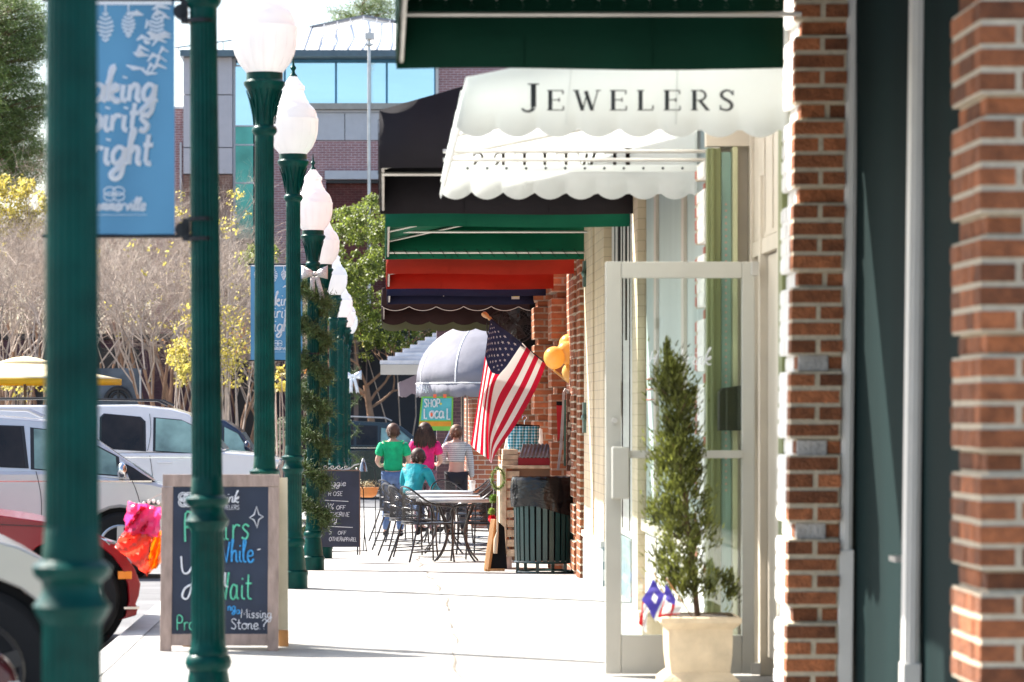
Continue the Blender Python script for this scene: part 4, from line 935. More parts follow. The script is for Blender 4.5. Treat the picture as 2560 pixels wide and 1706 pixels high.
# px of the chair centre, scale, which way it faces (0 faces the camera, 90 faces right), label
chairs = [
 (1062, 228, 118, 'front left patio chair, its round mesh back overlapping another beside the nearest table'),
 (1028, 214, 112, 'patio chair directly behind the front left one, only its back hoop showing to the left'),
 (1196, 225, -112, 'front right patio chair beside the basketwork pallet, facing left under the table edge'),
 (1208, 211, -118, 'second patio chair on the right side, tucked behind the front right one'),
 (1010, 203, 115, 'left patio chair of the middle table, with legs splayed to the left'),
 (1192, 197, -110, 'right patio chair of the middle table with its hoop arching by the wreath'),
 (996, 187, 118, 'farthest left patio chair, low wide back behind the seated person'),
 (1180, 183, -80, 'farthest right patio chair with a pale hoop beside the paper cup'),
 (1125, 190, 20, 'square backed patio chair between the middle and far tables'),
]
for i, (px_, s, a, lb) in enumerate(chairs):
    d = F/s; loc = (PX(px_,s), d, gz(d))
    if i == 0: ch.location = loc; ch.rotation_euler = (0,0,R(a)); ch['label'] = lb
    else: dup(ch, loc, R(a), lb, .95)
ch.scale = (.95,)*3
def patio_table():
    t = thing('patio_table', 'x', 'table', (0,0,0), 'round black iron cafe tables')
    mb = MB().lathe([(.0,.70),(.44,.70),(.452,.69),(.462,.70),(.466,.715),(.46,.73),(.44,.728),(.0,.724)], 48, caps=False); mb.build('table_top', mat('iron table top', (.42,.42,.43), .4, metal=.2, var=.2), t, smooth=True)
    for k in range(4):
        a = k*math.pi/2+.5; c, s = math.cos(a), math.sin(a)
        MB().tube(smooth_pts([(.3*c,.3*s,.69),(.2*c,.2*s,.5),(.14*c,.14*s,.32),(.22*c,.22*s,.12),(.34*c,.34*s,0)], 3), .012, 6).build('leg', M['iron'], t, smooth=True)
    MB().tube([(.145*math.cos(k*.52), .145*math.sin(k*.52), .32) for k in range(12)], .008, 5, closed=True).build('ring', M['iron'], t)
    return t
tb = patio_table()
for i, (px_, s, lb) in enumerate([(1140,226,'nearest cafe table, its pale rim edge-on in front of the others'),(1108,208,'middle cafe table with its top edge just above the nearest one'),(1098,192,'farthest cafe table where the person in turquoise sits')]):
    d = F/s; loc = (PX(px_,s), d, gz(d))
    if i == 0: tb.location = loc; tb['label'] = lb; tb.rotation_euler = (0,0,.2)
    else: dup(tb, loc, .3*i, lb, .95)
tb.scale = (.95,)*3
s_ = 192.; c = W(1181,1212,s_); c.z = gz(F/s_)+.695
cup = thing('paper_cup', 'white paper cup standing on the farthest table', 'cup', c)
MB().lathe([(.03,0),(.04,.11)], 16, c).build('cup_body', M['whitec'], cup, smooth=True); MB().lathe([(.043,.11),(.043,.12),(.038,.135),(.0,.137)], 16, c, caps=False).build('lid', M['white'], cup, smooth=True)

# ================================================================ litter bin
s_ = 263.0; dy = F/s_; cx = PX(1363,s_); g0 = gz(dy)-.005
M['binpaint'] = mat('dark teal bin paint', (.018,.062,.058), .35, var=.2, scale=5, coat=.3)
tr = thing('litter_bin', 'dark green slatted litter bin with a black plastic liner folded over its rim', 'litter bin', (cx, dy, g0))
H = .91; rb_ = .295
for k in range(30):
    a = 2*math.pi*k/30+.05; c, s = math.cos(a), math.sin(a); e = .055*math.cos(a) if c > .3 else 0
    pts = [(cx+(rb_+.0)*c-e*1.0*1.0+e*1.0, dy+rb_*s, g0+.13)]
    m1 = MB(); tx_, ty_ = -s, c
    for i, (z, rr) in enumerate([(.12,.285),(.3,.29),(.5,.292),(.7,.298),(.86,.31)]):
        w_ = .021; p = Vector((cx+rr*c, dy+rr*s, g0+z)); n_ = Vector((c, s, 0))*.004; q = Vector((tx_,ty_,0))*w_
        m1.v += [p-q-n_, p+q-n_, p+q+n_, p-q+n_]
    for i in range(4):
        b = i*4
        for j in range(4): m1.f.append([b+j, b+(j+1)%4, b+4+(j+1)%4, b+4+j]); m1.m.append(0)
    m1.build('slat', M['binpaint'], tr)
for z, rr in ((.115,.292),(.02,.27),(.86,.305)): MB().tube([(cx+rr*math.cos(t*.262), dy+rr*math.sin(t*.262), g0+z) for t in range(24)], .012, 6, closed=True).build('hoop', M['binpaint'], tr, smooth=True)
for k in range(6):
    a = k*math.pi/3+.2; MB().box(cx+.27*math.cos(a)-.016, cx+.27*math.cos(a)+.016, dy+.27*math.sin(a)-.01, dy+.27*math.sin(a)+.01, g0, g0+.12).build('foot', M['binpaint'], tr)
MB().lathe([(.25,.13),(.255,.85)], 32, (cx,dy,g0)).build('inner_bin', M['black'], tr, smooth=True)
lin = MB(); r2 = random.Random(9); rows = []
wr = [r2.uniform(0,6.28) for _ in range(12)]
for i in range(27):
    v = i/26; row = []
    for j in range(97):
        a = 2*math.pi*j/96; cs = math.cos(a); zb_ = .60-.045*math.cos(a)+.02*math.sin(3*a+1); z = H+.01-v*(H-zb_)
        cr = .003*math.sin(a*9+v*3+wr[0])+.0025*math.sin(a*17-v*5+wr[1])+.002*math.sin(a*5+v*9+wr[2])+.0016*math.sin(a*31+v*6)
        rad = .322+.006*math.sin(v*3.1)+cr*(.4+v*.8)
        if v < .04: rad -= .006
        row.append((cx+rad*cs, dy+rad*math.sin(a), g0+z+.004*math.sin(a*23)*(1 if v in (0,) else .3)))
    rows.append(row)
top = [[(cx+r_*math.cos(2*math.pi*j/96), dy+r_*math.sin(2*math.pi*j/96), g0+H+.01-dz) for j in range(97)] for r_, dz in ((.255,.3),(.262,.06),(.29,.003))]
MB().grid(top+rows).build('liner', mat('black plastic film', (.006,.006,.007), .16, var=.3, bump=.35, bscale=14, coat=0, spec=.45, stretch=(1,1,2.2)), tr, smooth=True)

# ================================================================ shop display beside the bin
s_ = 250.0; dy = F/s_; g0 = gz(dy)
M['pallet'] = mat('chipped cream pallet wood', (.52,.42,.3), .8, var=.35, scale=12, bump=.4)
ps = thing('pallet_shelf', 'upright chipped cream pallet standing between the wreath and the litter bin', 'pallet', (PX(1268,s_), dy, g0))
mb = MB(); mb.box(PX(1254,s_), PX(1266,s_), dy, dy+.9, PZ(1400,s_), PZ(1172,s_)); mb.box(PX(1250,s_), PX(1254,s_), dy+.02, dy+.88, PZ(1415,s_), PZ(1180,s_)); mb.build('side_board', M['pallet'], ps, bevel=.004)
mb = MB()
for i in range(9):
    z0 = g0+.13+i*.098; mb.box(PX(1267,s_), PX(1300,s_)+rnd.uniform(-.01,.01), dy+.01+rnd.uniform(0,.012), dy+.03, z0, z0+.07)
mb.build('slat', M['pallet'], ps, bevel=.003)
MB().box(PX(1255,s_), PX(1420,s_), dy+.03, dy+.9, PZ(1172,s_), PZ(1164,s_)).build('shelf', M['pallet'], ps, bevel=.004)
MB().box(PX(1266,s_), PX(1280,s_), dy+.03, dy+.06, g0, g0+.13).build('leg', M['greywood'], ps)
MB().box(PX(1282,s_), PX(1420,s_), dy+.04, dy+.08, g0+.08, PZ(1173,s_)).build('back', mat('brown boards', (.16,.09,.05), .8), ps)
zs = PZ(1164,s_)
ap = thing('wooden_box', 'chipped cream crate carrying the plaid shorts display', 'crate', (PX(1290,s_), dy+.5, zs))
mb = MB()
for i in range(3): mb.box(PX(1256,s_)+i*.004, PX(1296,s_), dy+.1+i*.004, dy+.4, zs+i*.055, zs+i*.055+.05)
mb.build('boards', M['pallet'], ap, bevel=.004)
tr_ = thing('model_house', 'red box with a ridged tin roof on the pallet shelf', 'box', (PX(1345,s_), dy+.15, zs))
MB().box(PX(1296,s_), PX(1389,s_), dy+.06, dy+.28, zs, PZ(1145,s_)).build('box_body', mat('crimson paint', (.30,.008,.02), .5, var=.15), tr_, bevel=.005)
mb = MB(); rows = []
for i in range(61):
    u = i/60; x = PX(1306,s_)+(PX(1398,s_)-PX(1306,s_))*u; k = .006*math.sin(u*60)
    rows.append([(x-.03,dy+.02,PZ(1144,s_)+k),(x+.01,dy+.17,PZ(1111,s_)+k),(x+.01,dy+.2,PZ(1111,s_)+k),(x,dy+.34,PZ(1144,s_)+k)])
mb.grid(rows).build('tin_roof', mat('ridged tin', (.22,.22,.24), .35, metal=.7, var=.3, scale=9), tr_, smooth=True, solid=.003)
mb = MB().add([(PX(1304,s_),dy+.05,PZ(1145,s_)),(PX(1304,s_),dy+.3,PZ(1145,s_)),(PX(1308,s_),dy+.17,PZ(1114,s_))], [(0,1,2)]); mb.build('gable', M['pallet'], tr_, solid=.006)

M['plaid'] = bpy.data.materials.new('turquoise plaid'); M['plaid'].use_nodes = True
n = M['plaid'].node_tree.nodes; L = M['plaid'].node_tree.links; p = n['Principled BSDF']; p.inputs['Roughness'].default_value = .8
tc = n.new('ShaderNodeTexCoord'); cur = None
for ax, sc in (('X', 10), ('Z', 10)):
    wv_ = n.new('ShaderNodeTexWave'); wv_.bands_direction = ax; wv_.inputs['Scale'].default_value = sc; wv_.inputs['Distortion'].default_value = .25; L.new(tc.outputs['Object'], wv_.inputs[0])
    cur = (cur, wv_) if cur else wv_
ad = n.new('ShaderNodeMath'); ad.operation = 'ADD'; L.new(cur[0].outputs['Fac'], ad.inputs[0]); L.new(cur[1].outputs['Fac'], ad.inputs[1])
cr = n.new('ShaderNodeValToRGB'); cr.color_ramp.elements[0].color = (.01,.16,.22,1); cr.color_ramp.elements[1].color = (.6,.72,.75,1); cr.color_ramp.elements[0].position = .2; cr.color_ramp.elements[1].position = .8
e = cr.color_ramp.elements.new(.45); e.color = (.07,.42,.58,1)
mu = n.new('ShaderNodeMath'); mu.operation = 'MULTIPLY'; mu.inputs[1].default_value = .5; L.new(ad.outputs[0], mu.inputs[0]); L.new(mu.outputs[0], cr.inputs[0]); L.new(cr.outputs[0], p.inputs['Base Color'])
s_ = 240.; dy = F/s_
sh = thing('plaid_shorts', 'turquoise plaid shorts clipped to a black hanger above the red box', 'shorts', W(1310,1130,s_))
mb = MB(); rows = []
for i in range(13):
    v = i/12; rows.append([W(1275-4*v+(68+8*v)*j/16, 1066+(63 if j < 8 else 50)*v*(1-.0), s_)+Vector((0, -.03*math.cos((j/16-.5)*3)+.012*math.sin(j*1.6+v*3), 0)) for j in range(17)])
mb.grid(rows).build('cloth', M['plaid'], sh, smooth=True, solid=.02)
hg = thing('clothes_hanger', 'black clip hanger holding the plaid shorts', 'hanger', W(1310,1066,s_))
mb = MB(); mb.beam(W(1278,1064,s_), W(1349,1068,s_), .02, .035); mb.build('bar', M['black'], hg, bevel=.004)
MB().tube([W(1311,1062,s_), W(1311,1052,s_), W(1317,1046,s_), W(1314,1039,s_), W(1307,1041,s_), W(1306,1048,s_)], .006, 6).build('hook', mat('chrome', (.8,.8,.8), .15, metal=1), hg, smooth=True)
st = thing('white_shirt', 'white sheer shirt hanging behind the plaid shorts', 'shirt', W(1310,1150,236.))
rows = []
for i in range(9):
    v = i/8; rows.append([W(1270-14*v+(80+18*v)*j/12+(6 if j else 0), 1074+66*v-10*math.cos((j/12-.5)*3), 236.)+Vector((0,.02*math.sin(j*1.3),0)) for j in range(13)])
MB().grid(rows).build('cloth', M['whitec'], st, smooth=True, solid=.01)

# wreath, balls on a string
s_ = 252.; M['box'] = mat('boxwood leaves', (.13,.24,.03), .6, isl=.5, var=.3, trans=.3)
wr_ = thing('boxwood_wreath', 'small oval green wreath hanging on the edge of the pallet', 'wreath', W(1244,1226,s_))
mb = MB(); r2 = random.Random(3); wc = W(1245,1197,s_)
for i in range(1500):
    a = r2.uniform(0,6.28); q = wc+Vector(((.06+r2.gauss(0,.011))*math.cos(a), r2.gauss(0,.014), (.10+r2.gauss(0,.013))*math.sin(a)))
    v = Vector((r2.gauss(0,1),r2.gauss(0,1),r2.gauss(0,1))).normalized()*.012; e = v.orthogonal().normalized()*.005; mb.add([q-e,q+v*.5-e*.1,q+e,q+v], [(0,1,3),(1,2,3)])
mb.build('leaves', M['box'], wr_)
MB().tube([wc+Vector((.06*math.cos(t*.52),0,.10*math.sin(t*.52))) for t in range(12)], .007, 5, closed=True).build('ring', M['bark'], wr_)
def pom(px_, py_, r_, m_, label, nm):
    c = W(px_,py_,s_); mb = MB(); r2 = random.Random(int(px_+py_))
    for i in range(420):
        v = Vector((r2.gauss(0,1),r2.gauss(0,1),r2.gauss(0,1))).normalized(); q = c+v*r_*r2.uniform(.5,1); e = v.orthogonal().normalized()*.005; mb.add([q-e, q+e, q+v*.012], [(0,1,2)])
    t = thing(nm, label, 'ornament', c-Vector((0,0,r_))); mb.build('tufts', m_, t); MB().ball(c, r_*.7, n=10).build('core', m_, t, smooth=True)
    MB().tube([c, c+Vector((.005,0,.1))], .002, 4).build('string', M['whitec'], t)
pom(1233,1247,.042,M['box'],'round leafy green ball hanging just below the wreath','leafy_ball')
pom(1229,1279,.032,mat('lime leaves', (.3,.42,.08), .6, trans=.3),'smaller yellow green ball above the red pom-pom','leafy_ball')
pom(1230,1297,.036,mat('red tinsel', (.7,.01,.03), .4, trans=.2),'red pom-pom at the bottom of the hanging string','pompom')
# leaning slate in an orange wooden frame, paddle
s_ = 257.; dy = F/s_; g0 = PZ(1428,s_)
ls = thing('leaning_chalkboard', 'small black board in an orange wooden frame leaning on the pallet', 'chalkboard', (PX(1230,s_), dy, g0))
mb = MB(); a = Vector((PX(1217,s_),dy,g0)); b = Vector((PX(1236,s_),dy+.1,PZ(1300,s_))); mb.beam(a, b, .055, .04); mb.beam((PX(1212,s_),dy-.001,g0+.012),(PX(1262,s_),dy-.001,g0+.012),.04,.024); mb.build('frame', M['wood'], ls, bevel=.003)
mb = MB().add([(PX(1222,s_),dy+.03,g0+.02),(PX(1268,s_),dy+.03,g0+.02),(PX(1262,s_),dy+.12,PZ(1320,s_)),(PX(1240,s_),dy+.12,PZ(1300,s_))], [(0,1,2,3)]); mb.build('slate', M['black'], ls, solid=.01)
pd = thing('wooden_paddle', 'pale wooden paddle leaning against the pallet edge', 'paddle', W(1240,1388,s_))
MB().tube([W(1244,1240,s_), W(1244,1330,s_), W(1240,1350,s_), W(1238,1384,s_)], [.008,.009,.022,.02], 8).build('handle', mat('pale wood', (.62,.5,.36), .6), pd, smooth=True)
# sled and bark slab, red stocking
s_ = 259.; dy = F/s_
sl = thing('old_sled', 'old wooden sled with a worn green runner propped up beside the bin', 'sled', W(1414,1178,s_))
MB().tube([W(1395,1176,s_), W(1402,1120,s_), W(1409,1010,s_), W(1409,984,s_), W(1414,974,s_), W(1421,978,s_), W(1424,990,s_)], [.016,.018,.018,.018,.018,.018,.014], 4).build('rail', mat('grey worn wood', (.42,.38,.36), .7, var=.35, scale=9), sl)
MB().beam(W(1412,1165,s_), W(1413,1000,s_), .02, .035).build('green_runner', mat('worn green paint', (.06,.14,.1), .7, var=.5, scale=14), sl)
mb = MB(); mb.beam(W(1423,1178,s_), W(1424,985,s_), .05, .045, up=(0,1,0))
for i in range(9): mb.obox(W(1425+rnd.uniform(-3,5), 1005+i*19, s_)-Vector((0,.03,0)), (.03,.03,.05), (0,rnd.uniform(-.4,.4),0), 1)
mb.build('bark_slab', [mat('dark bark', (.14,.06,.035), .8, var=.4, scale=14), M['pallet']], sl)
sk = thing('red_stocking', 'narrow red pennant with a black top hanging on the brick', 'pennant', W(1396,1104,s_))
MB().add([W(1391,1014,s_), W(1405,1014,s_), W(1399,1095,s_), W(1394,1104,s_)], [(0,1,2,3)]).build('cloth', M['redc'], sk, solid=.01); MB().add([W(1391,1004,s_), W(1405,1004,s_), W(1405,1014,s_), W(1391,1014,s_)], [(0,1,2,3)]).build('cuff', M['black'], sk, solid=.014)
# balloons
s_ = 257.; M['ball'] = mat('yellow balloon rubber', (.95,.68,.24), .25, var=.04, trans=.5, coat=.3)
for (px_, py_, r_, dz, lb) in ((1386,895,27,0,'lower left yellow balloon beside the flag'),(1419,882,28,.08,'large middle yellow balloon overlapping the others'),(1427,862,27,.3,'topmost yellow balloon, half behind the middle one'),(1431,932,25,.16,'lowest yellow balloon, above the pole bracket')):
    c = W(px_,py_,s_)+Vector((0,dz*.7,0)); r_ /= s_
    t = thing('balloon', lb, 'balloon', c-Vector((0,0,r_*1.1)), 'yellow balloons on the brick wall')
    mb = MB().lathe([(r_*math.sin(math.pi*i/14)*(1-.06*math.cos(math.pi*i/14)) if 0 < i < 14 else .002, -r_*1.06*math.cos(math.pi*i/14)) for i in range(15)], 24, c); mb.build('skin', M['ball'], t, smooth=True)
    MB().lathe([(.004,0),(.012,-.02)], 8, c-Vector((0,0,r_*1.05))).build('knot', M['ball'], t, smooth=True)

# ================================================================ the flag
s_ = 256.
A = W(1226,800,s_); B = W(1364,912,s_); tip = W(1206,782,s_); br_ = W(1436,968,s_)
fl = thing('american_flag', 'large stars and stripes flag hanging from a slanted pole on the brick wall', 'flag', br_)
MB().tube([tip.lerp(br_,.08), br_], .011, 10).build('pole', mat('yellow pole wood', (.6,.38,.14), .5), fl, smooth=True)
dv = (br_-tip).normalized()
mb = MB(); mb.tube([tip, tip+dv*.012, tip+dv*.03, tip+dv*.06, tip+dv*.075, tip+dv*.09, tip+dv*.12], [.012,.025,.029,.024,.014,.021,.012], 12); mb.build('knob', mat('turned wood', (.62,.30,.10), .3, coat=.5), fl, smooth=True)
MB().box(br_.x-.02, br_.x+.02, br_.y, br_.y+.05, br_.z-.06, br_.z+.04).build('bracket', M['steel'], fl)
# control columns: u across the hoist, v down the fly (photo pixels)
ctrl = {0:[(1226,800),(1218,845),(1207,925),(1192,1015),(1176,1112)],
        .2:[(1240,812),(1226,868),(1213,945),(1199,1035),(1188,1126)],
        .36:[(1262,826),(1240,890),(1222,962),(1210,1050),(1206,1138)],
        .5:[(1297,852),(1262,905),(1229,962),(1218,1062),(1219,1147)],
        .54:[(1306,858),(1270,912),(1238,958),(1222,1060),(1223,1150)],
        .64:[(1319,872),(1287,935),(1246,1010),(1224,1085),(1226,1156)],
        .8:[(1340,892),(1306,965),(1262,1050),(1232,1110),(1228,1158)],
        1:[(1364,912),(1338,975),(1290,1060),(1242,1128),(1227,1158)]}
us = sorted(ctrl)
def flag_pt(u, v):
    v4 = min(v*4, 3.9999); i = int(v4); t = v4-i
    def col(uu):
        q = ctrl[uu]; g = lambda k: Vector((*q[max(0,min(4,k))],0)); p0,p1,p2,p3 = g(i-1),g(i),g(i+1),g(i+2)
        return .5*((2*p1)+(p2-p0)*t+(2*p0-5*p1+4*p2-p3)*t*t+(3*p1-p0-3*p2+p3)*t**3)
    for a, b in zip(us[:-1], us[1:]):
        if a <= u <= b: P_ = col(a).lerp(col(b), (u-a)/(b-a)); break
    dep = .09*math.sin((u-.2)*5.2)*(.25+v)+.025*math.sin(u*15+v*2)*v-(.10*v if .44 < u < .56 else .03)*math.exp(-((u-.42)/.08)**2)
    q = W(P_.x, P_.y, s_); q.y += dep-.05; return q
NU, NV = 52, 40
rows = [[flag_pt(i/NU, j/NV) for i in range(NU+1)] for j in range(NV+1)]
def fm(j, i):
    if i < 28 and j < 16: return 2
    return 0 if (i//4) % 2 == 0 else 1
# stripe order: the stripe at the free lower edge (u=1) is red, 13 in all
M['flagw'] = mat('flag white', (.82,.80,.76), .75, trans=.35, var=.03); M['flagr'] = mat('flag red', (.52,.005,.03), .75, trans=.35, var=.05); M['flagb'] = mat('flag navy', (.012,.018,.06), .75, trans=.1, var=.1)
MB().grid(rows, mif=fm).build('cloth', [M['flagr'], M['flagw'], M['flagb']], fl, smooth=True)
st = MB()
for r_ in range(9):
    for c_ in range(6 if r_ % 2 == 0 else 5):
        cu = (r_+.9)/9.8*(28/52); cv = .05+(.028 if r_ % 2 else 0)+c_*.056+.02
        for k, off in ((0,-.004),):
            vs = []
            for q in range(10):
                a = q*math.pi/5; rr = (.0215 if q % 2 == 0 else .009); vs.append(flag_pt(min(max(cu+rr*math.cos(a)*1.0,0),1), cv+rr*math.sin(a)*.62)+Vector((0,off-.003,0)))
            ce = flag_pt(cu, cv)+Vector((0,off-.003,0)); st.add([ce]+vs, [(0,1+q,1+(q+1) % 10) for q in range(10)])
st.build('stars', M['flagw'], fl)
MB().tube([A+(B-A)*t+Vector((0,-.012,0)) for t in (0,.5,1)], .017, 8).build('sleeve', M['flagb'], fl)

# SHOP LOCAL banner
s_ = 160.; dy = F/s_
bn = thing('shop_local_banner', 'small green edged garden banner reading SHOP LOCAL', 'banner', W(1090,1080,s_))
def quad(mb, x0, y0, x1, y1, off, lean=8, mi=0):
    f = lambda x, y: W(x-(y-1000)/80*lean*(1-(x-1047)/100)+0, y, s_)+Vector((0,off,0)); mb.add([f(x0,y0), f(x1,y0), f(x1,y1), f(x0,y1)], [(0,1,2,3)], mi)
mb = MB(); quad(mb, 1053, 992, 1133, 1077, 0); mb.build('cloth', mat('lime cloth', (.22,.50,.09), .7, trans=.3), bn, solid=.006)
mb = MB(); quad(mb, 1057, 996, 1129, 1051, -.01); mb.build('blue_field', mat('sky cloth', (.13,.52,.58), .7, trans=.3), bn)
mb = MB(); quad(mb, 1054, 1054, 1129, 1066, -.01); mb.build('orange_band', mat('orange cloth', (.85,.33,.03), .7, trans=.3), bn)
for tx_, px_, py_, sz_, r_, xs_ in (('SHOP',1060,1018,.135,.011,.82),('L',1059,1047,.17,.015,.75),('oca',1073,1045,.21,.015,.80),('L',1116,1049,.19,.015,.75)):
    mb = MB(); lettering(mb, tx_, (PX(px_,s_), dy-.02, PZ(py_,s_)), (1,0,0), (0,0,1), sz_, r_, xs=xs_); mb.build('lettering', M['whitec'], bn)
mb = MB(); mb.ball(Vector((PX(1102,s_),dy-.02,PZ(1010,s_))), .018, .004, .018); mb.build('yellow_dot', mat('ochre cloth', (.65,.5,.1), .7), bn)
mb = MB(); mb.ball(Vector((PX(1078,s_),dy-.02,PZ(1037,s_))), .026, .004, .032); mb.build('red_dot', mat('coral cloth', (.8,.13,.05), .7), bn)
mb = MB(); 
for x_ in (1083,1108): mb.box(PX(x_,s_), PX(x_+8,s_), dy-.01, dy, PZ(995,s_), PZ(986,s_))
mb.build('hanging_tab', _m['coral cloth'], bn)
pp = thing('banner_pole', 'thin slanted blue pole standing behind the women', 'pole', W(1108,1120,150.))
MB().tube([W(1106,1120,150.), W(1125,1078,150.)], .012, 6).build('rod', mat('pale blue tube', (.25,.33,.5), .4), pp); MB().tube([W(1125,1078,150.), W(1140,1068,150.)], .01, 6).build('tip', _m['pale blue tube'], pp)

# ---- wall fan under the brown awning
s_ = 226.; dy = F/s_; fc = W(1292,812,s_)
fan = thing('wall_fan', 'large dark caged fan mounted under the brown awning beside the brick pillar', 'fan', fc-Vector((0,0,.2)))
M['fanm'] = mat('dark fan metal', (.05,.04,.04), .45, metal=.4)
mb = MB(); R0 = .20
for rr, off in ((R0,0),(R0*.82,-.05),(R0*.6,-.075),(R0*.35,-.09),(R0*.12,-.1)): mb.tube([fc+Vector((rr*math.cos(t*.2618), off, rr*math.sin(t*.2618))) for t in range(24)], .0035 if rr < R0 else .009, 5, closed=True)
for k in range(28):
    a = k*math.pi/14; mb.tube([fc+Vector((rr*math.cos(a), off, rr*math.sin(a))) for rr, off in ((R0*.12,-.1),(R0*.6,-.075),(R0,0))], .0018, 3)
mb.build('cage', M['fanm'], fan)
mb = MB()
for k in range(4):
    a = k*math.pi/2+.4; d1 = Vector((math.cos(a),0,math.sin(a))); d2 = Vector((-math.sin(a),0,math.cos(a)))
    mb.add([fc+d1*.03-d2*.02, fc+d1*.16-d2*.06+Vector((0,-.03,0)), fc+d1*.17+d2*.05+Vector((0,.02,0)), fc+d1*.03+d2*.03], [(0,1,2,3)])
mb.build('blade', M['fanm'], fan, solid=.003)
MB().ball(W(1325,785,s_), .035, .06, .045).build('motor', M['fanm'], fan, smooth=True)
mb = MB(); mb.tube([W(1325,785,s_), W(1340,778,s_)], .02, 8); mb.tube([fc, W(1325,787,s_)+Vector((0,.05,0))], .014, 6); mb.build('bracket', M['fanm'], fan)
f2 = dup(fan, fan.location+Vector((-.145,.5,-.03)), .5, 'second dark caged fan just left of and behind the wall fan')

# red and black mail boxes by the white shop
s_ = 330.; bx = MB().prism([(0,0),(.085,0),(.085,.26),(0,.24)], lambda u,v,w: Vector((1.70+u, w, PZ(1040,s_)+v)), 24.1, 24.2)
single(bx, 'post_box', M['black'], 'black post box with a red corner on the white shop front', 'letterbox')
# ================================================================ people
def skin_obj(name, joints, edges, radii, m, parent, sub=2, root='pelvis'):
    names = list(joints); idx = {k: i for i, k in enumerate(names)}; o0 = origin(parent)
    me = bpy.data.meshes.new(name); me.from_pydata([tuple(Vector(joints[k])) for k in names], [(idx[a], idx[b]) for a, b in edges], [])
    o = bpy.data.objects.new(name, me); COL.objects.link(o)
    sk = o.modifiers.new('skin', 'SKIN'); sk.use_smooth_shade = True; sk.branch_smoothing = .6
    for k in names:
        r = radii[k]; d = me.skin_vertices[0].data[idx[k]]; d.radius = r if isinstance(r, tuple) else (r, r); d.use_root = (k == (root if root in idx else names[0]))
    ss = o.modifiers.new('sub', 'SUBSURF'); ss.levels = sub; ss.render_levels = sub
    dg = bpy.context.evaluated_depsgraph_get(); ev = o.evaluated_get(dg); m2 = bpy.data.meshes.new_from_object(ev)
    o.modifiers.clear(); o.data = m2; m2.materials.clear(); m2.materials.append(m); m2.name = name
    m2.polygons.foreach_set('use_smooth', [True]*len(m2.polygons))
    o.parent = parent; return o
M['skin'] = mat('skin', (.58,.33,.24), .5, var=.05, scale=20)
M['jean'] = mat('denim', (.10,.16,.30), .8, var=.15, scale=20)
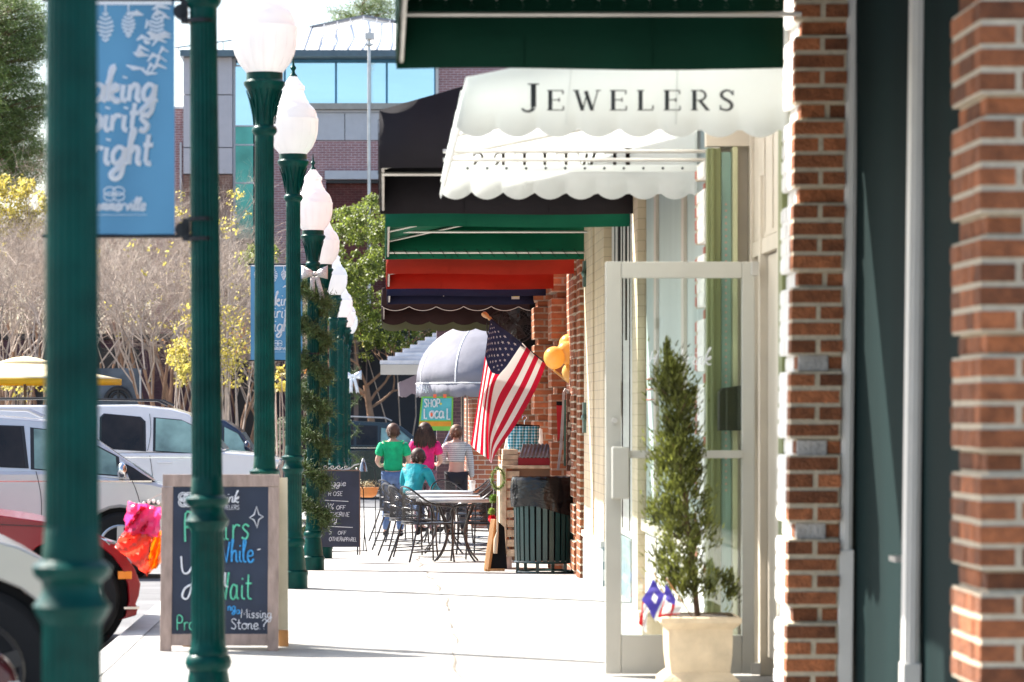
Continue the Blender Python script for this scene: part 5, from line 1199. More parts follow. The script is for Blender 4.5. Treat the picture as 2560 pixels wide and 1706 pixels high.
def person(label, loc, h, rz, shirt, pants, hair, arms, hairlen=0, sleeve='short', sit=False, crop=False, bun=False, head_dx=0, skirt=None):
    k = h/1.65; t = thing('person', label, 'person', loc, rz=rz)
    J = {'pelvis':(0,0,.93),'waist':(0,0,1.08),'chest':(0,.01,1.26),'upchest':(0,.0,1.37),'neck':(0,.0,1.435),'jaw':(0,.025,1.475),'skull':(0,.01,1.545),'crown':(0,0,1.595),'nose':(0,.115,1.52)}
    E = [('pelvis','waist'),('waist','chest'),('chest','upchest'),('upchest','neck'),('neck','jaw'),('jaw','skull'),('skull','crown')]
    Rr = {'pelvis':(.15,.105),'waist':(.12,.09),'chest':(.145,.10),'upchest':(.11,.08),'neck':.05,'jaw':(.058,.07),'skull':(.076,.09),'crown':(.05,.06),'nose':.012}
    del J['nose']; del Rr['nose']
    for sg, nm in ((-1,'l'),(1,'r')):
        a = arms[nm]
        J.update({nm+'sh':(sg*.165,0,1.355), nm+'el':a[0], nm+'wr':a[1], nm+'ha':a[2]})
        E += [('upchest',nm+'sh'),(nm+'sh',nm+'el'),(nm+'el',nm+'wr'),(nm+'wr',nm+'ha')]
        Rr.update({nm+'sh':.046, nm+'el':.04, nm+'wr':.026, nm+'ha':(.036,.018)})
        hd = (Vector(a[2])-Vector(a[1])).normalized(); sd_ = hd.cross(Vector((0,0,1))); sd_ = sd_.normalized() if sd_.length > .1 else Vector((0,1,0))
        for q in range(4):
            f1 = Vector(a[2])+sd_*(q-1.5)*.019+hd*.045; f2 = f1+hd*(.035-.004*abs(q-1.5))+Vector((0,0,-.012)); n1, n2 = nm+'f%d' % q, nm+'g%d' % q
            J[n1] = tuple(f1); J[n2] = tuple(f2); E += [(nm+'ha',n1),(n1,n2)]; Rr[n1] = .009; Rr[n2] = .007
        th = Vector(a[2])-sd_*.04*sg-hd*.01; J[nm+'th'] = tuple(th); J[nm+'tt'] = tuple(th+hd*.03-sd_*.01*sg); E += [(nm+'ha',nm+'th'),(nm+'th',nm+'tt')]; Rr[nm+'th'] = .01; Rr[nm+'tt'] = .008
        if sit: J.update({nm+'hip':(sg*.09,.03,.90), nm+'kn':(sg*.12,.42,.95), nm+'an':(sg*.12,.45,.53), nm+'to':(sg*.12,.58,.49)})
        else: J.update({nm+'hip':(sg*.09,0,.88), nm+'kn':(sg*.10,.01,.48), nm+'an':(sg*.105,-.02,.08), nm+'to':(sg*.12,.12,.035)})
        E += [('pelvis',nm+'hip'),(nm+'hip',nm+'kn'),(nm+'kn',nm+'an'),(nm+'an',nm+'to')]
        Rr.update({nm+'hip':.095, nm+'kn':.06, nm+'an':.04, nm+'to':.035})
    if sit:                                    # torso bent over the table
        for nme in list(J):
            z = J[nme][2]
            if z > .96 and 'kn' not in nme:
                x, y, z = J[nme]; lean = (z-.95)*.32; J[nme] = (x+head_dx*(z-.95), y+lean, z-.10*(z-.95))
        dz = -.33
        for nme in J: J[nme] = (J[nme][0], J[nme][1], J[nme][2]+dz)
    Jk = {a: tuple(Vector(b)*k) for a, b in J.items()}; Rk = {a: (tuple(q*k for q in b) if isinstance(b, tuple) else b*k) for a, b in Rr.items()}
    body = skin_obj('body', Jk, E, Rk, M['skin'], t)
    def sub_skin(name, keys, grow, m, extra={}, over={}):
        jj = {a: Jk[a] for a in keys}; jj.update(extra); ee = [e for e in E if e[0] in jj and e[1] in jj]
        rr_ = {}
        for a in jj:
            b = over.get(a, Rk[a]); b = b if isinstance(b, tuple) else (b, b); rr_[a] = (b[0]*grow+.008, b[1]*grow+.008)
        return skin_obj(name, jj, ee, rr_, m, t, root='chest' if 'chest' in jj else 'pelvis')
    # sleeves end between shoulder and wrist
    ks = ['waist','chest','upchest','lsh','rsh'] + ([] if crop else ['pelvis'])
    if sleeve == 'long': ks += ['lel','lwr','rel','rwr']; sub_skin('shirt', ks, 1.12, shirt, over={'lwr':.034*k,'rwr':.034*k,'lsh':.068*k,'rsh':.068*k,'upchest':(.135*k,.10*k)})
    else:
        ex = {}
        for nm in 'lr': ex[nm+'el'] = tuple(Vector(Jk[nm+'sh']).lerp(Vector(Jk[nm+'el']), .72))
        sub_skin('shirt', ks, 1.13, shirt, extra=ex, over={'lel':.056*k,'rel':.056*k,'lsh':.068*k,'rsh':.068*k,'upchest':(.135*k,.10*k)})
    sub_skin('trousers', ['pelvis','lhip','rhip','lkn','rkn','lan','ran'], 1.0, pants, over={'lan':.05*k,'ran':.05*k})
    for nm in 'lr':
        a = Vector(Jk[nm+'an']); b = Vector(Jk[nm+'to']); mb = MB(); oo = origin(t)
        mb.tube([oo+a+Vector((0,-.05,-.03)), oo+a+Vector((0,0,-.035)), oo+b, oo+b+Vector((0,.05,0))], [.03,.042,.036,.015], 10); mb.build('shoe', M['black'], t, smooth=True)
    hc = Vector(Jk['skull'])+origin(t); hm = MB(); hm.ball(hc+Vector((0,-.022,.022))*k, .098*k, .106*k, .103*k, 20)
    r2 = random.Random(int(h*1000)+int(loc[0]*10))
    for i in range(420):
        v = Vector((r2.gauss(0,1), r2.gauss(-.4,1), r2.gauss(.3,1))).normalized(); p = hc+Vector((0,-.018,.018))*k+Vector((v.x*.096,v.y*.104,v.z*.1))*k; e = v.orthogonal().normalized()*.012*k
        hm.add([p-e, p+e, p+v*.006+Vector((r2.gauss(0,.01),r2.gauss(0,.01),-.035*k))], [(0,1,2)])
    hm.build('hair', hair, t, smooth=True)
    if hairlen:
        lm = MB()
        for i in range(150):
            a = r2.uniform(math.pi*.85, math.pi*2.15); c0 = hc+Vector((.088*math.cos(a), .085*math.sin(a)-.02, r2.uniform(-.03,.06)))*k
            l = hairlen*r2.uniform(.75,1.05); sx = math.cos(a); wv_ = r2.uniform(-.03,.03)
            lm.tube([c0, c0+Vector((sx*.035,-.01,-l*.35)), c0+Vector((sx*.05+wv_,-.03,-l*.7)), c0+Vector((sx*.035+wv_*1.5,-.035,-l))], [.016,.018,.015,.003], 4)
        lm.build('long_hair', hair, t, smooth=True)
    if bun: MB().ball(hc+Vector((0,-.105,.03))*k, .04*k, .035*k, .04*k).build('hair_bun', hair, t, smooth=True)
    fm_ = MB()
    for sg in (-1, 1): fm_.ball(hc+Vector((sg*.03,.079,-.0))*k, .012*k, .008*k, .008*k, 8)
    fm_.build('eye', M['black'], t, smooth=True)
    er = MB()
    for sg in (-1, 1): er.ball(hc+Vector((sg*.083,-.005,-.012))*k, .01*k, .018*k, .03*k, 10)
    er.build('ear', M['skin'], t, smooth=True)
    MB().tube([hc+Vector((0,.085,.01))*k, hc+Vector((0,.108,-.028))*k, hc+Vector((0,.088,-.034))*k], [.008*k,.014*k,.008*k], 8).build('nose', M['skin'], t, smooth=True)
    MB().ball(hc+Vector((0,.082,-.058))*k, .022*k, .008*k, .006*k, 10).build('mouth', mat('lips', (.45,.15,.12), .5), t, smooth=True)
    return t, hc, k
bent = {'l':((-.235,.0,1.10),(-.19,.2,1.03),(-.14,.27,1.05)),'r':((.235,0,1.10),(.19,.2,1.03),(.14,.27,1.05))}
down = {'l':((-.215,-.01,1.10),(-.225,.06,.86),(-.215,.08,.78)),'r':((.215,-.01,1.10),(.225,.06,.86),(.215,.08,.78))}
fold = {'l':((-.21,.03,1.11),(-.06,.18,1.12),(.0,.2,1.14)),'r':((.215,-.02,1.10),(.235,.02,.86),(.24,.03,.78))}
s_ = 174.; d_ = F/s_
person('person in a plain green T-shirt and jeans, seen from behind beside the dark car', (PX(983,s_), d_, gz(d_)), 1.61, 0, mat('green t-shirt', (.0,.42,.17), .8, trans=.1, var=.22, scale=9, bump=1, bscale=14), M['jean'], mat('light brown hair', (.075,.03,.013), .6, var=.3, scale=40, isl=.4), bent)
s_ = 173.; d_ = F/s_
person('person with long brown hair and a bright pink T-shirt, seen from behind', (PX(1063,s_), d_+.3, gz(d_)), 1.63, 0, mat('pink t-shirt', (.80,.012,.17), .8, trans=.1, var=.22, scale=9, bump=1, bscale=14), mat('mauve shorts', (.2,.1,.12), .8), mat('brown long hair', (.06,.026,.015), .6, var=.35, scale=30, isl=.5, trans=.15), bent, hairlen=.26)
s_ = 171.; d_ = F/s_
M['stripe'] = mat('grey striped knit', (.45,.43,.42), .85, trans=.1)
nn = M['stripe'].node_tree; wv_ = nn.nodes.new('ShaderNodeTexWave'); wv_.bands_direction = 'Z'; wv_.inputs['Scale'].default_value = 11; wv_.inputs['Distortion'].default_value = .3; tcn = nn.nodes.new('ShaderNodeTexCoord'); nn.links.new(tcn.outputs['Object'], wv_.inputs[0])
crr = nn.nodes.new('ShaderNodeValToRGB'); crr.color_ramp.elements[0].color = (.20,.19,.19,1); crr.color_ramp.elements[0].position = .1; crr.color_ramp.elements[1].color = (.60,.58,.56,1); crr.color_ramp.elements[1].position = .4; nn.links.new(wv_.outputs[0], crr.inputs[0]); nn.links.new(crr.outputs[0], nn.nodes['Principled BSDF'].inputs['Base Color'])
person('slim person in a grey striped cropped top and black trousers, hair pinned up', (PX(1141,s_), d_+.1, gz(d_)), 1.61, .1, M['stripe'], mat('black trousers', (.012,.01,.014), .8), mat('auburn hair', (.13,.05,.02), .6, var=.3, isl=.4), fold, sleeve='long', crop=True, bun=True)
s_ = 188.; d_ = F/s_
sitarm = {'l':((-.24,.12,1.12),(-.16,.34,1.02),(-.12,.42,1.01)),'r':((.25,.12,1.10),(.20,.36,1.02),(.17,.44,1.01))}
tq = mat('turquoise shirt', (.01,.36,.42), .6, trans=.15, var=.3, scale=9, bump=1, bscale=12)
pt, hc, k = person('person in a turquoise shirt with glasses, sitting bent over the farthest table', (PX(1028,s_), d_-.1, gz(d_)), 1.62, R(-32), tq, M['jean'], mat('greying brown hair', (.05,.026,.016), .6, var=.4, scale=30, isl=.6), sitarm, sleeve='long', sit=True)
g = MB()
for sg in (-1, 1): g.tube([hc+Vector((sg*.034+.022*math.cos(a*.7), .096, .002+.017*math.sin(a*.7)))*1 for a in range(9)], .0025, 4, closed=True); g.tube([hc+Vector((sg*.056,.094,.004)), hc+Vector((sg*.084,.0,.002))], .0025, 4)
g.build('glasses', M['black'], pt)
# ================================================================ parked cars, noses towards the kerb
M['tyre'] = mat('tyre rubber', (.008,.008,.009), .85, var=.2); M['rim'] = mat('alloy rim', (.5,.5,.5), .3, metal=.8)
M['cglass'] = mat('pale green car glass', (.22,.36,.32), .08, var=.6, scale=2.2, coat=.6)
M['dglass'] = mat('dark car glass', (.022,.016,.013), .08, var=.7, scale=2.5, spec=.35)
M['trim'] = mat('black trim', (.015,.015,.017), .4); M['chrome'] = mat('bright trim', (.7,.7,.7), .15, metal=1)
M['lamp'] = glassmat('headlamp lens', (.8,.83,.83), .3, dark=.5, dcol=(.5,.5,.48)); M['amber'] = mat('amber lens', (.9,.25,.01), .2, coat=.5)
def paint(name, c, metal=0.0, rough=.22, cc=.8): return mat(name, c, rough, metal=metal, var=.02, coat=cc)
def car(label, nose, d, W_, Hb, body, green, arches, m, windows, extras=(), rz=0, rimm=None, rack=False, cat='car', seams=(), handles=(), mirror=None, head=None, name='parked_car'):
    """x=0 is the nose, the car runs to negative x; body and green are side outlines; z from the road"""
    z0 = gz(d)-.13; t = thing(name, label, cat, (nose, d+W_/2, z0), 'cars parked nose-in along the kerb' if cat != 'x' else None)
    O = Vector((nose, d+W_/2, z0)); hw = W_/2
    # lower body with wheel arches cut into both the outline's underside
    poly = [(x, z) for x, z in body]
    zb = .22; bottom = []
    for (xc, r_) in sorted(arches, reverse=True):   # from the nose back
        zc = .34; a0_ = math.asin(max(-1, min(1, (zb-zc)/r_))); n = 14
        for i in range(n+1):
            a = a0_+(math.pi-2*a0_)*i/n; bottom.append((xc+r_*math.cos(a), zc+r_*math.sin(a)))
    full = poly+bottom+[(min(x for x, z in body)+.05, zb)]
    bm_ = MB(); belt = Hb
    def yw(z): return hw-(.05*max(0,(.55-z)/.35)**2 if z < .55 else .04*((z-.55)/(belt-.55))**2)
    k = len(full)
    for sg in (-1, 1):
        bm_.v += [O+Vector((x, sg*yw(z), z)) for x, z in full]
    bm_.f.append(list(range(k))); bm_.m.append(0); bm_.f.append(list(range(k, 2*k))[::-1]); bm_.m.append(0)
    for i in range(k): bm_.f.append([i, (i+1)%k, k+(i+1)%k, k+i]); bm_.m.append(0)
    bm_.build('body', m, t, bevel=.035, smooth=True)
    zt_ = max(z for x, z in green); zg = min(z for x, z in green); hr = hw*.80
    def gy(z): return (hw-.045)+(hr-(hw-.045))*(z-zg)/(zt_-zg)
    gb = MB(); k = len(green)
    for sg in (-1, 1): gb.v += [O+Vector((x, sg*gy(z), z)) for x, z in green]
    gb.f.append(list(range(k))); gb.f.append(list(range(k, 2*k))[::-1]); gb.m += [0, 0]
    for i in range(k): gb.f.append([i, (i+1)%k, k+(i+1)%k, k+i]); gb.m.append(0)
    gb.build('cabin', m, t, bevel=.03, smooth=True)
    for wi in windows:
        pts, dark = wi[0], wi[1]
        for sg in (-1, 1):
            wm = MB(); wm.add([O+Vector((x, sg*(gy(z)+.012), z)) for x, z in pts], [tuple(range(len(pts)))]); wm.build('window', M['dglass'] if dark else M['cglass'], t)
            c = [sum(p[0] for p in pts)/len(pts), sum(p[1] for p in pts)/len(pts)]
            wm = MB(); big = [(c[0]+(x-c[0])*1.05+(.015 if x > c[0] else -.015), c[1]+(z-c[1])*1.06) for x, z in pts]; wm.add([O+Vector((x, sg*(gy(z)+.006), z)) for x, z in big], [tuple(range(len(big)))]); wm.build('window_trim', M['trim'], t)
    # windscreen: front sloping edge of the cabin
    fx = max(range(k), key=lambda i: green[i][0]); a = green[fx]; b = green[(fx+1) % k] if green[(fx+1) % k][1] > a[1] else green[fx-1]
    nrm = Vector((a[1]-b[1], 0, b[0]-a[0])); nrm = nrm if nrm.x > 0 else -nrm; nrm.normalize()
    q = []
    for u, v in ((.08,-.9),(.08,.9),(.92,.9),(.92,-.9)):
        x = a[0]+(b[0]-a[0])*u; z = a[1]+(b[1]-a[1])*u; q.append(O+Vector((x, v*gy(z), z))+nrm*.006)
    MB().add(q, [(0,1,2,3)]).build('windscreen', mat('dark windscreen', (.06,.08,.08), .3, spec=.2), t)
    for (xc, r_) in arches:
        for sg in (-1, 1):
            rw = r_-.05; wy = O.y+sg*(hw-.13)
            wh = MB(); wh.lathe([(rw*.62,-.11),(rw*.9,-.11),(rw,-.07),(rw,.07),(rw*.9,.11),(rw*.62,.11)], 36, (O.x+xc, wy, O.z+.34), axis='y'); w1 = wh.build('wheel', M['tyre'], t, smooth=True)
            rm = MB(); f = sg*.114
            rm.lathe([(rw*.60,f-.01),(rw*.64,f),(rw*.60,f+.004*sg),(rw*.56,f)], 30, (O.x+xc, wy, O.z+.34), axis='y', caps=False)
            for s5 in range(5):
                an = s5*1.2566+.3; rm.beam((O.x+xc, wy+f*.9, O.z+.34), (O.x+xc+rw*.6*math.cos(an), wy+f*.98, O.z+.34+rw*.6*math.sin(an)), rw*.2, .02, up=(0,1,0))
            rm.lathe([(rw*.15,f-.01),(rw*.15,f+.01*sg)], 14, (O.x+xc, wy, O.z+.34), axis='y'); rm.build('rim', rimm or M['rim'], w1)
            wl = MB(); wl.lathe([(r_*.985,-.12),(r_*.985,.12)], 30, (O.x+xc, O.y+sg*(hw-.22), O.z+.34), axis='y'); wl.build('wheel_well', M['black'], t)
    for (x0, z0_, x1, z1) in seams:
        sm = MB()
        for sg in (-1,): sm.tube([O+Vector((x0+(x1-x0)*i/5+.03*math.sin(math.pi*i/5), sg*(yw(z0_+(z1-z0_)*i/5)+.001) if max(z0_,z1) <= belt+.02 else sg*(gy(max(zg,z0_+(z1-z0_)*i/5))+.013), z0_+(z1-z0_)*i/5)) for i in range(6)], .0045, 4)
        sm.build('door_seam', M['trim'], t)
    bl = MB(); xa_ = min(x for x, z in green)+.1; xb_ = max(x for x, z in green)-.05; bl.box(O.x+xa_, O.x+xb_, O.y-hw+.030, O.y-hw+.046, O.z+zg-.012, O.z+zg+.006)
    bl.build('belt_strip', M['chrome'], t)
    MB().box(O.x+arches[1][0]+arches[1][1]+.03, O.x+arches[0][0]-arches[0][1]-.03, O.y-hw+.02, O.y-hw+.06, O.z+.235, O.z+.30).build('sill_trim', M['trim'], t)

    for (x, z) in handles: MB().box(O.x+x-.10, O.x+x+.10, O.y-hw-.012+.03, O.y-hw+.035, O.z+z-.018, O.z+z+.018).build('door_handle', m, t, bevel=.008)
    if mirror:
        x, z, mm = mirror; mi_ = MB(); mi_.ball(O+Vector((x, -hw-.09, z+.05)), .055, .10, .085, 14); mi_.build('wing_mirror', mm, t, smooth=True); MB().box(O.x+x-.03, O.x+x+.03, O.y-hw-.03, O.y-hw+.08, O.z+z-.03, O.z+z).build('mirror_stalk', M['trim'], t)
    if head:
        for sg in (-1, 1):
            h_ = MB(); h_.add([O+Vector((x, sg*(yw(z)+.012 if x < -.12 else hw*.93), z)) for x, z in head], [tuple(range(len(head)))]); h_.build('headlight', M['lamp'], t, solid=.01)
    if rack:
        for sg in (-1, 1):
            xs = [x for x, z in green if z > zt_-.1]; x0, x1 = min(xs)+.1, max(xs)-.05
            MB().tube([O+Vector((x0, sg*hr*.88, zt_)), O+Vector((x0+.15, sg*hr*.88, zt_+.075)), O+Vector(((x0+x1)/2, sg*hr*.88, zt_+.09)), O+Vector((x1-.15, sg*hr*.88, zt_+.06)), O+Vector((x1, sg*hr*.88, zt_-.01))], .018, 6).build('roof_rail', rack, t, smooth=True)
    for fn in extras: fn(t, O, hw, yw)
    if rz:                                     # parked at an angle, turned about the near corner of the nose
        t.rotation_euler = (0, 0, rz); t.location = Vector((nose, d, z0))+Vector((-math.sin(rz)*hw, math.cos(rz)*hw, 0))
    return t
suv_body = [(-5.0,.55),(-5.0,1.0),(-4.95,1.24),(-1.15,1.24),(-.5,1.20),(-.12,1.12),(-.02,.95),(0,.6),(-.02,.36),(-.12,.24)]
# white SUV
s_ = 180.; d_ = F/s_; sx = lambda px: (px-VX)/s_+1.50; zz = lambda py: PZ(py, s_)-(gz(d_)-.13)
wh = paint('white car paint', (.80,.80,.80))
G = [(sx(560),zz(1128)),(sx(500),zz(1062)),(sx(468),zz(1035)),(sx(425),zz(1022)),(sx(340),zz(1012)),(-4.85,zz(1014)),(-4.97,1.25)]
bd = [(-5.0,.55),(-5.0,1.0),(-4.97,zz(1140)),(sx(560),zz(1130)),(sx(640),zz(1136)),(sx(700),zz(1152)),(-.02,zz(1168)),(0,.9),(0,.5),(-.12,.24)]
car('large white SUV with black roof rails and dark rear glass parked behind the sandwich board', -1.5, d_, 1.95, zz(1135), bd, G, [(-.95,.44),(-4.05,.44)], wh,
    [([(sx(252),zz(1119)),(sx(359),zz(1126)),(sx(357),zz(1055)),(sx(345),zz(1044)),(sx(262),zz(1036)),(sx(252),zz(1045))], True),
     ([(sx(388),zz(1127)),(sx(538),zz(1137)),(sx(520),zz(1100)),(sx(490),zz(1070)),(sx(455),zz(1052)),(sx(388),zz(1046))], False),
     ([(sx(115),zz(1119)),(sx(232),zz(1119)),(sx(232),zz(1040)),(sx(125),zz(1040))], True)],
    seams=((sx(374),zz(1140),sx(378),zz(1260)), (sx(368),zz(1128),sx(372),zz(1035))), handles=((sx(411),zz(1157)),), mirror=(sx(528),zz(1128),wh), rack=M['trim'], cat='car', head=[(-.02,.95),(-.25,1.0),(-.25,.8),(-.01,.75)])
# navy SUV beyond
s_ = 150.; d_ = F/s_; zz = lambda py: PZ(py, s_)-(gz(d_)-.13); sx = lambda px: (px-VX)/s_+1.45
nv = paint('navy car paint', (.012,.02,.05))
car('dark navy car whose windscreen shows between the lamp posts, beyond the white SUV', -1.45, d_, 1.9, zz(1132),
    [(-4.9,.5),(-4.9,1.2),(sx(632),zz(1132)),(sx(690),zz(1140)),(-.03,zz(1165)),(0,.6),(-.1,.24)],
    [(sx(632),zz(1130)),(sx(600),zz(1078)),(sx(560),zz(1052)),(sx(480),zz(1040)),(-4.6,zz(1040)),(-4.85,1.2)], [(-.9,.42),(-3.9,.42)], nv,
    [([(sx(560),zz(1128)),(sx(622),zz(1130)),(sx(594),zz(1085)),(sx(560),zz(1068))], False), ([(sx(480),zz(1128)),(sx(550),zz(1128)),(sx(550),zz(1064)),(sx(480),zz(1056))], True)], mirror=(sx(618),zz(1122),nv))
# silver people carrier
s_ = 240.; d_ = F/s_; zz = lambda py: PZ(py, s_)-(gz(d_)-.13); nose = -1.9; sx = lambda px: (px-VX)/s_-nose
sv = paint('silver car paint', (.62,.62,.62), .35)
car('silver people carrier with a sloping windscreen and chrome mirror in front of the white SUV', nose, d_, 1.85, zz(1180),
    [(-4.5,.5),(-4.5,1.0),(-4.45,zz(1178)),(sx(120),zz(1178)),(sx(300),zz(1196)),(sx(385),zz(1206)),(-.25,zz(1222)),(-.05,zz(1262)),(0,.45),(-.1,.24)],
    [(sx(392),zz(1203)),(sx(330),zz(1160)),(sx(240),zz(1098)),(sx(190),zz(1070)),(sx(118),zz(1050)),(sx(0),zz(1040)),(-4.2,zz(1044)),(-4.42,zz(1176))], [(-.85,.40),(-3.75,.40)], sv,
    [([(sx(-120),zz(1160)),(sx(66),zz(1168)),(sx(54),zz(1068)),(sx(-110),zz(1062))], True),
     ([(sx(88),zz(1171)),(sx(294),zz(1188)),(sx(290),zz(1142)),(sx(245),zz(1118)),(sx(170),zz(1082)),(sx(86),zz(1072))], False),
     ([(sx(330),zz(1200)),(sx(385),zz(1205)),(sx(335),zz(1170)),(sx(312),zz(1158))], True)],
    seams=((sx(92),zz(1178),sx(104),zz(1310)), (sx(330),zz(1200),sx(352),zz(1300))), mirror=(sx(305),zz(1188),M['chrome']), rack=sv, head=[(-.12,.72),(-.5,.80),(-.45,.62),(-.08,.55)],
    rz=R(5), extras=(lambda t,O,hw,yw: MB().box(O.x+sx(356), O.x+sx(400), O.y-hw-.004, O.y-hw+.03, O.z+zz(1262), O.z+zz(1252)).build('side_vent', M['trim'], t),))
# red coupe
s_ = 400.; d_ = F/s_; zz = lambda py: PZ(py, s_)-(gz(d_)-.13); nose = PX(352,s_); sx = lambda px: (px-VX)/s_-nose
rd_ = paint('red car paint', (.26,.003,.008), cc=.35)
def red_x(t,O,hw,yw):
    MB().box(O.x+sx(295), O.x+sx(330), O.y-hw+.0, O.y-hw+.045, O.z+zz(1448), O.z+zz(1428)).build('side_marker', M['amber'], t, bevel=.004)
    MB().box(O.x+sx(310), O.x+sx(348), O.y-hw-.006, O.y-hw+.05, O.z+zz(1523), O.z+zz(1517)).build('bumper_strip', M['chrome'], t)
    MB().tube([O+Vector((sx(130),-hw+.01,zz(1316))), O+Vector((sx(-100),-hw+.01,zz(1306)))], .004, 4).build('bonnet_seam', M['trim'], t)
car('low red car with an orange side marker near the sandwich board', nose, d_, 1.78, zz(1290),
    [(-4.4,.5),(-4.4,.9),(-4.3,1.0),(sx(-150),zz(1278)),(sx(0),zz(1287)),(sx(110),zz(1303)),(sx(245),zz(1334)),(sx(300),zz(1368)),(sx(336),zz(1420)),(0,zz(1460)),(sx(348),zz(1490)),(sx(340),zz(1512)),(sx(346),zz(1520)),(sx(342),zz(1540)),(sx(300),zz(1552))],
    [(sx(-150),zz(1276)),(sx(-330),zz(1120)),(-3.4,zz(1115)),(-4.1,.98)], [(sx(173),.375),(sx(173)-2.65,.375)], rd_,
    [([(sx(-190),zz(1270)),(sx(-330),zz(1150)),(-3.2,zz(1145)),(-3.5,zz(1262))], True)], extras=(red_x,), rz=R(9),
    head=[(sx(250),zz(1344)),(sx(262),zz(1352)),(sx(326),zz(1412)),(sx(323),zz(1392)),(sx(285),zz(1354))])
# beige car behind the first post
s_ = 560.; d_ = F/s_; zz = lambda py: PZ(py, s_)-(gz(d_)-.13); nose = -1.32; sx = lambda px: (px-VX)/s_-nose
bg = paint('champagne car paint', (.58,.54,.47), .3)
car('champagne coloured car with a dark wheel arch, half behind the nearest lamp post', nose, d_, 1.6, zz(1350),
    [(-4.5,.5),(-4.5,.9),(sx(-300),zz(1300)),(sx(-50),zz(1338)),(sx(50),zz(1366)),(sx(110),zz(1396)),(sx(170),zz(1440)),(-.02,zz(1500)),(0,.45),(-.08,.24)],
    [(sx(-330),zz(1298)),(-2.1,zz(1050)),(-3.5,zz(1040)),(-4.3,.95)], [(sx(-70),.43),(sx(-70)-2.7,.43)], bg,
    [([(-1.75,zz(1260)),(-2.2,zz(1080)),(-3.2,zz(1075)),(-3.3,zz(1255))], True)], rz=R(10), rimm=M['trim'])
# maroon car, only its nose
s_ = 800.; d_ = F/s_; nose = PX(52,s_); sx = lambda px: (px-VX)/s_-nose; zz = lambda py: PZ(py, s_)-(gz(d_)-.13)
mr_ = paint('maroon car paint', (.07,.012,.014))
def mar_x(t,O,hw,yw): MB().box(O.x-.10, O.x+.004, O.y-hw+.02, O.y+hw-.02, O.z+zz(1726), O.z+zz(1706)).build('bumper_strip', M['white'], t, bevel=.005)
car('dark maroon car, only its rounded nose in the bottom left corner', nose, d_, 1.6, .80,
    [(-4.3,.5),(-4.3,.78),(-1.3,.80),(-.5,.76),(-.2,zz(1612)),(-.062,zz(1632)),(-.03,zz(1650)),(-.01,zz(1672)),(0,zz(1700)),(0,.45),(-.06,.24)],
    [(-1.3,.78),(-2.0,1.2),(-3.3,1.22),(-4.1,.76)], [(-.85,.38),(-3.4,.38)], mr_, [([(-1.6,.9),(-2.05,1.24),(-3.1,1.25),(-3.3,.9)], True)], extras=(mar_x,), rz=R(22))
# dark SUV across the end of the street
s_ = 109.; d_ = F/s_; zz = lambda py: PZ(py, s_)-(gz(d_)-.13); nose = PX(1196,s_); sx = lambda px: (px-VX)/s_-nose
dk = paint('dark green car paint', (.008,.02,.018))
car('dark green SUV with a pale roof rail standing behind the group of people', nose, d_, 1.85, zz(1125),
    [(sx(760),.5),(sx(760),zz(1125)),(sx(1062),zz(1120)),(sx(1120),zz(1124)),(sx(1180),zz(1136)),(-.02,zz(1160)),(0,.5),(-.1,.24)],
    [(sx(1066),zz(1118)),(sx(1006),zz(1068)),(sx(985),zz(1058)),(sx(880),zz(1052)),(sx(775),zz(1056)),(sx(762),zz(1120))], [(sx(1125),.42),(sx(830),.42)], dk,
    [([(sx(892),zz(1112)),(sx(942),zz(1112)),(sx(942),zz(1066)),(sx(894),zz(1064))], True), ([(sx(952),zz(1112)),(sx(1045),zz(1114)),(sx(1000),zz(1076)),(sx(953),zz(1070))], False), ([(sx(780),zz(1112)),(sx(882),zz(1112)),(sx(882),zz(1064)),(sx(790),zz(1064))], True)],
    mirror=(sx(1030),zz(1112),M['chrome']), rack=M['steel'], cat='car', name='parked_car')
# something silver low behind: distant pale car
# ================================================================ the far building
s_ = 90.; d_ = F/s_; far = thing('glass_corner_building', 'large brick and glass office building at the far end under a standing seam metal roof', 'building', (0, d_, -.6))
fb = brickwall('far mauve brick', (.38,.20,.20), (.32,.17,.175), (.62,.54,.54), 'x', .0677, .1, .012)
px = lambda x: PX(x, s_); pz = lambda y: PZ(y, s_)
G0 = -.58
# main block, right part
MB().box(px(585), px(1500), d_+.5, d_+14, G0, pz(140)).build('core', M['trim'], far)
MB().box(px(1090), px(1500), d_, d_+.49, G0, pz(135)).build('brick_wall', fb, far)
MB().box(px(636), px(1089), d_, d_+.49, pz(450), pz(352)).build('brick_wall', fb, far)
MB().box(px(636), px(815), d_, d_+.49, G0, pz(451)).build('brick_wall', fb, far)
MB().box(px(965), px(1089), d_, d_+.49, G0, pz(451)).build('brick_wall', fb, far)
pan = mat('pale wall panel', (.52,.52,.54), .5, var=.04)
mb = MB(); w_ = 20
for i in range(4): mb.box(px(636+i*113)+.01, px(636+(i+1)*113)-.01, d_-.03, d_+.3, pz(351), pz(283))
mb.box(px(636), px(1089), d_-.06, d_+.3, pz(282), pz(276)); mb.build('wall_panel', pan, far)
MB().box(px(585), px(1092), d_-.2, d_+.3, pz(275), pz(260)).build('ledge', mat('tan ledge', (.38,.36,.32), .6), far)
MB().box(px(812), px(968), d_-.12, d_+.1, pz(449), pz(428)).build('lintel', pan, far)
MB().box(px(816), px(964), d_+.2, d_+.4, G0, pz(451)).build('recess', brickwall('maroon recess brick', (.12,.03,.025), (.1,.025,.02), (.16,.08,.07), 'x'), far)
MB().box(px(816), px(964), d_-.02, d_+.15, pz(458), pz(450.5)).build('window_head', M['trim'], far)
bgl = mat('sky reflecting glass', (.48,.70,.84), .08, metal=.85, var=.1, scale=.5, stretch=(.3,1,2))
x_ = 586
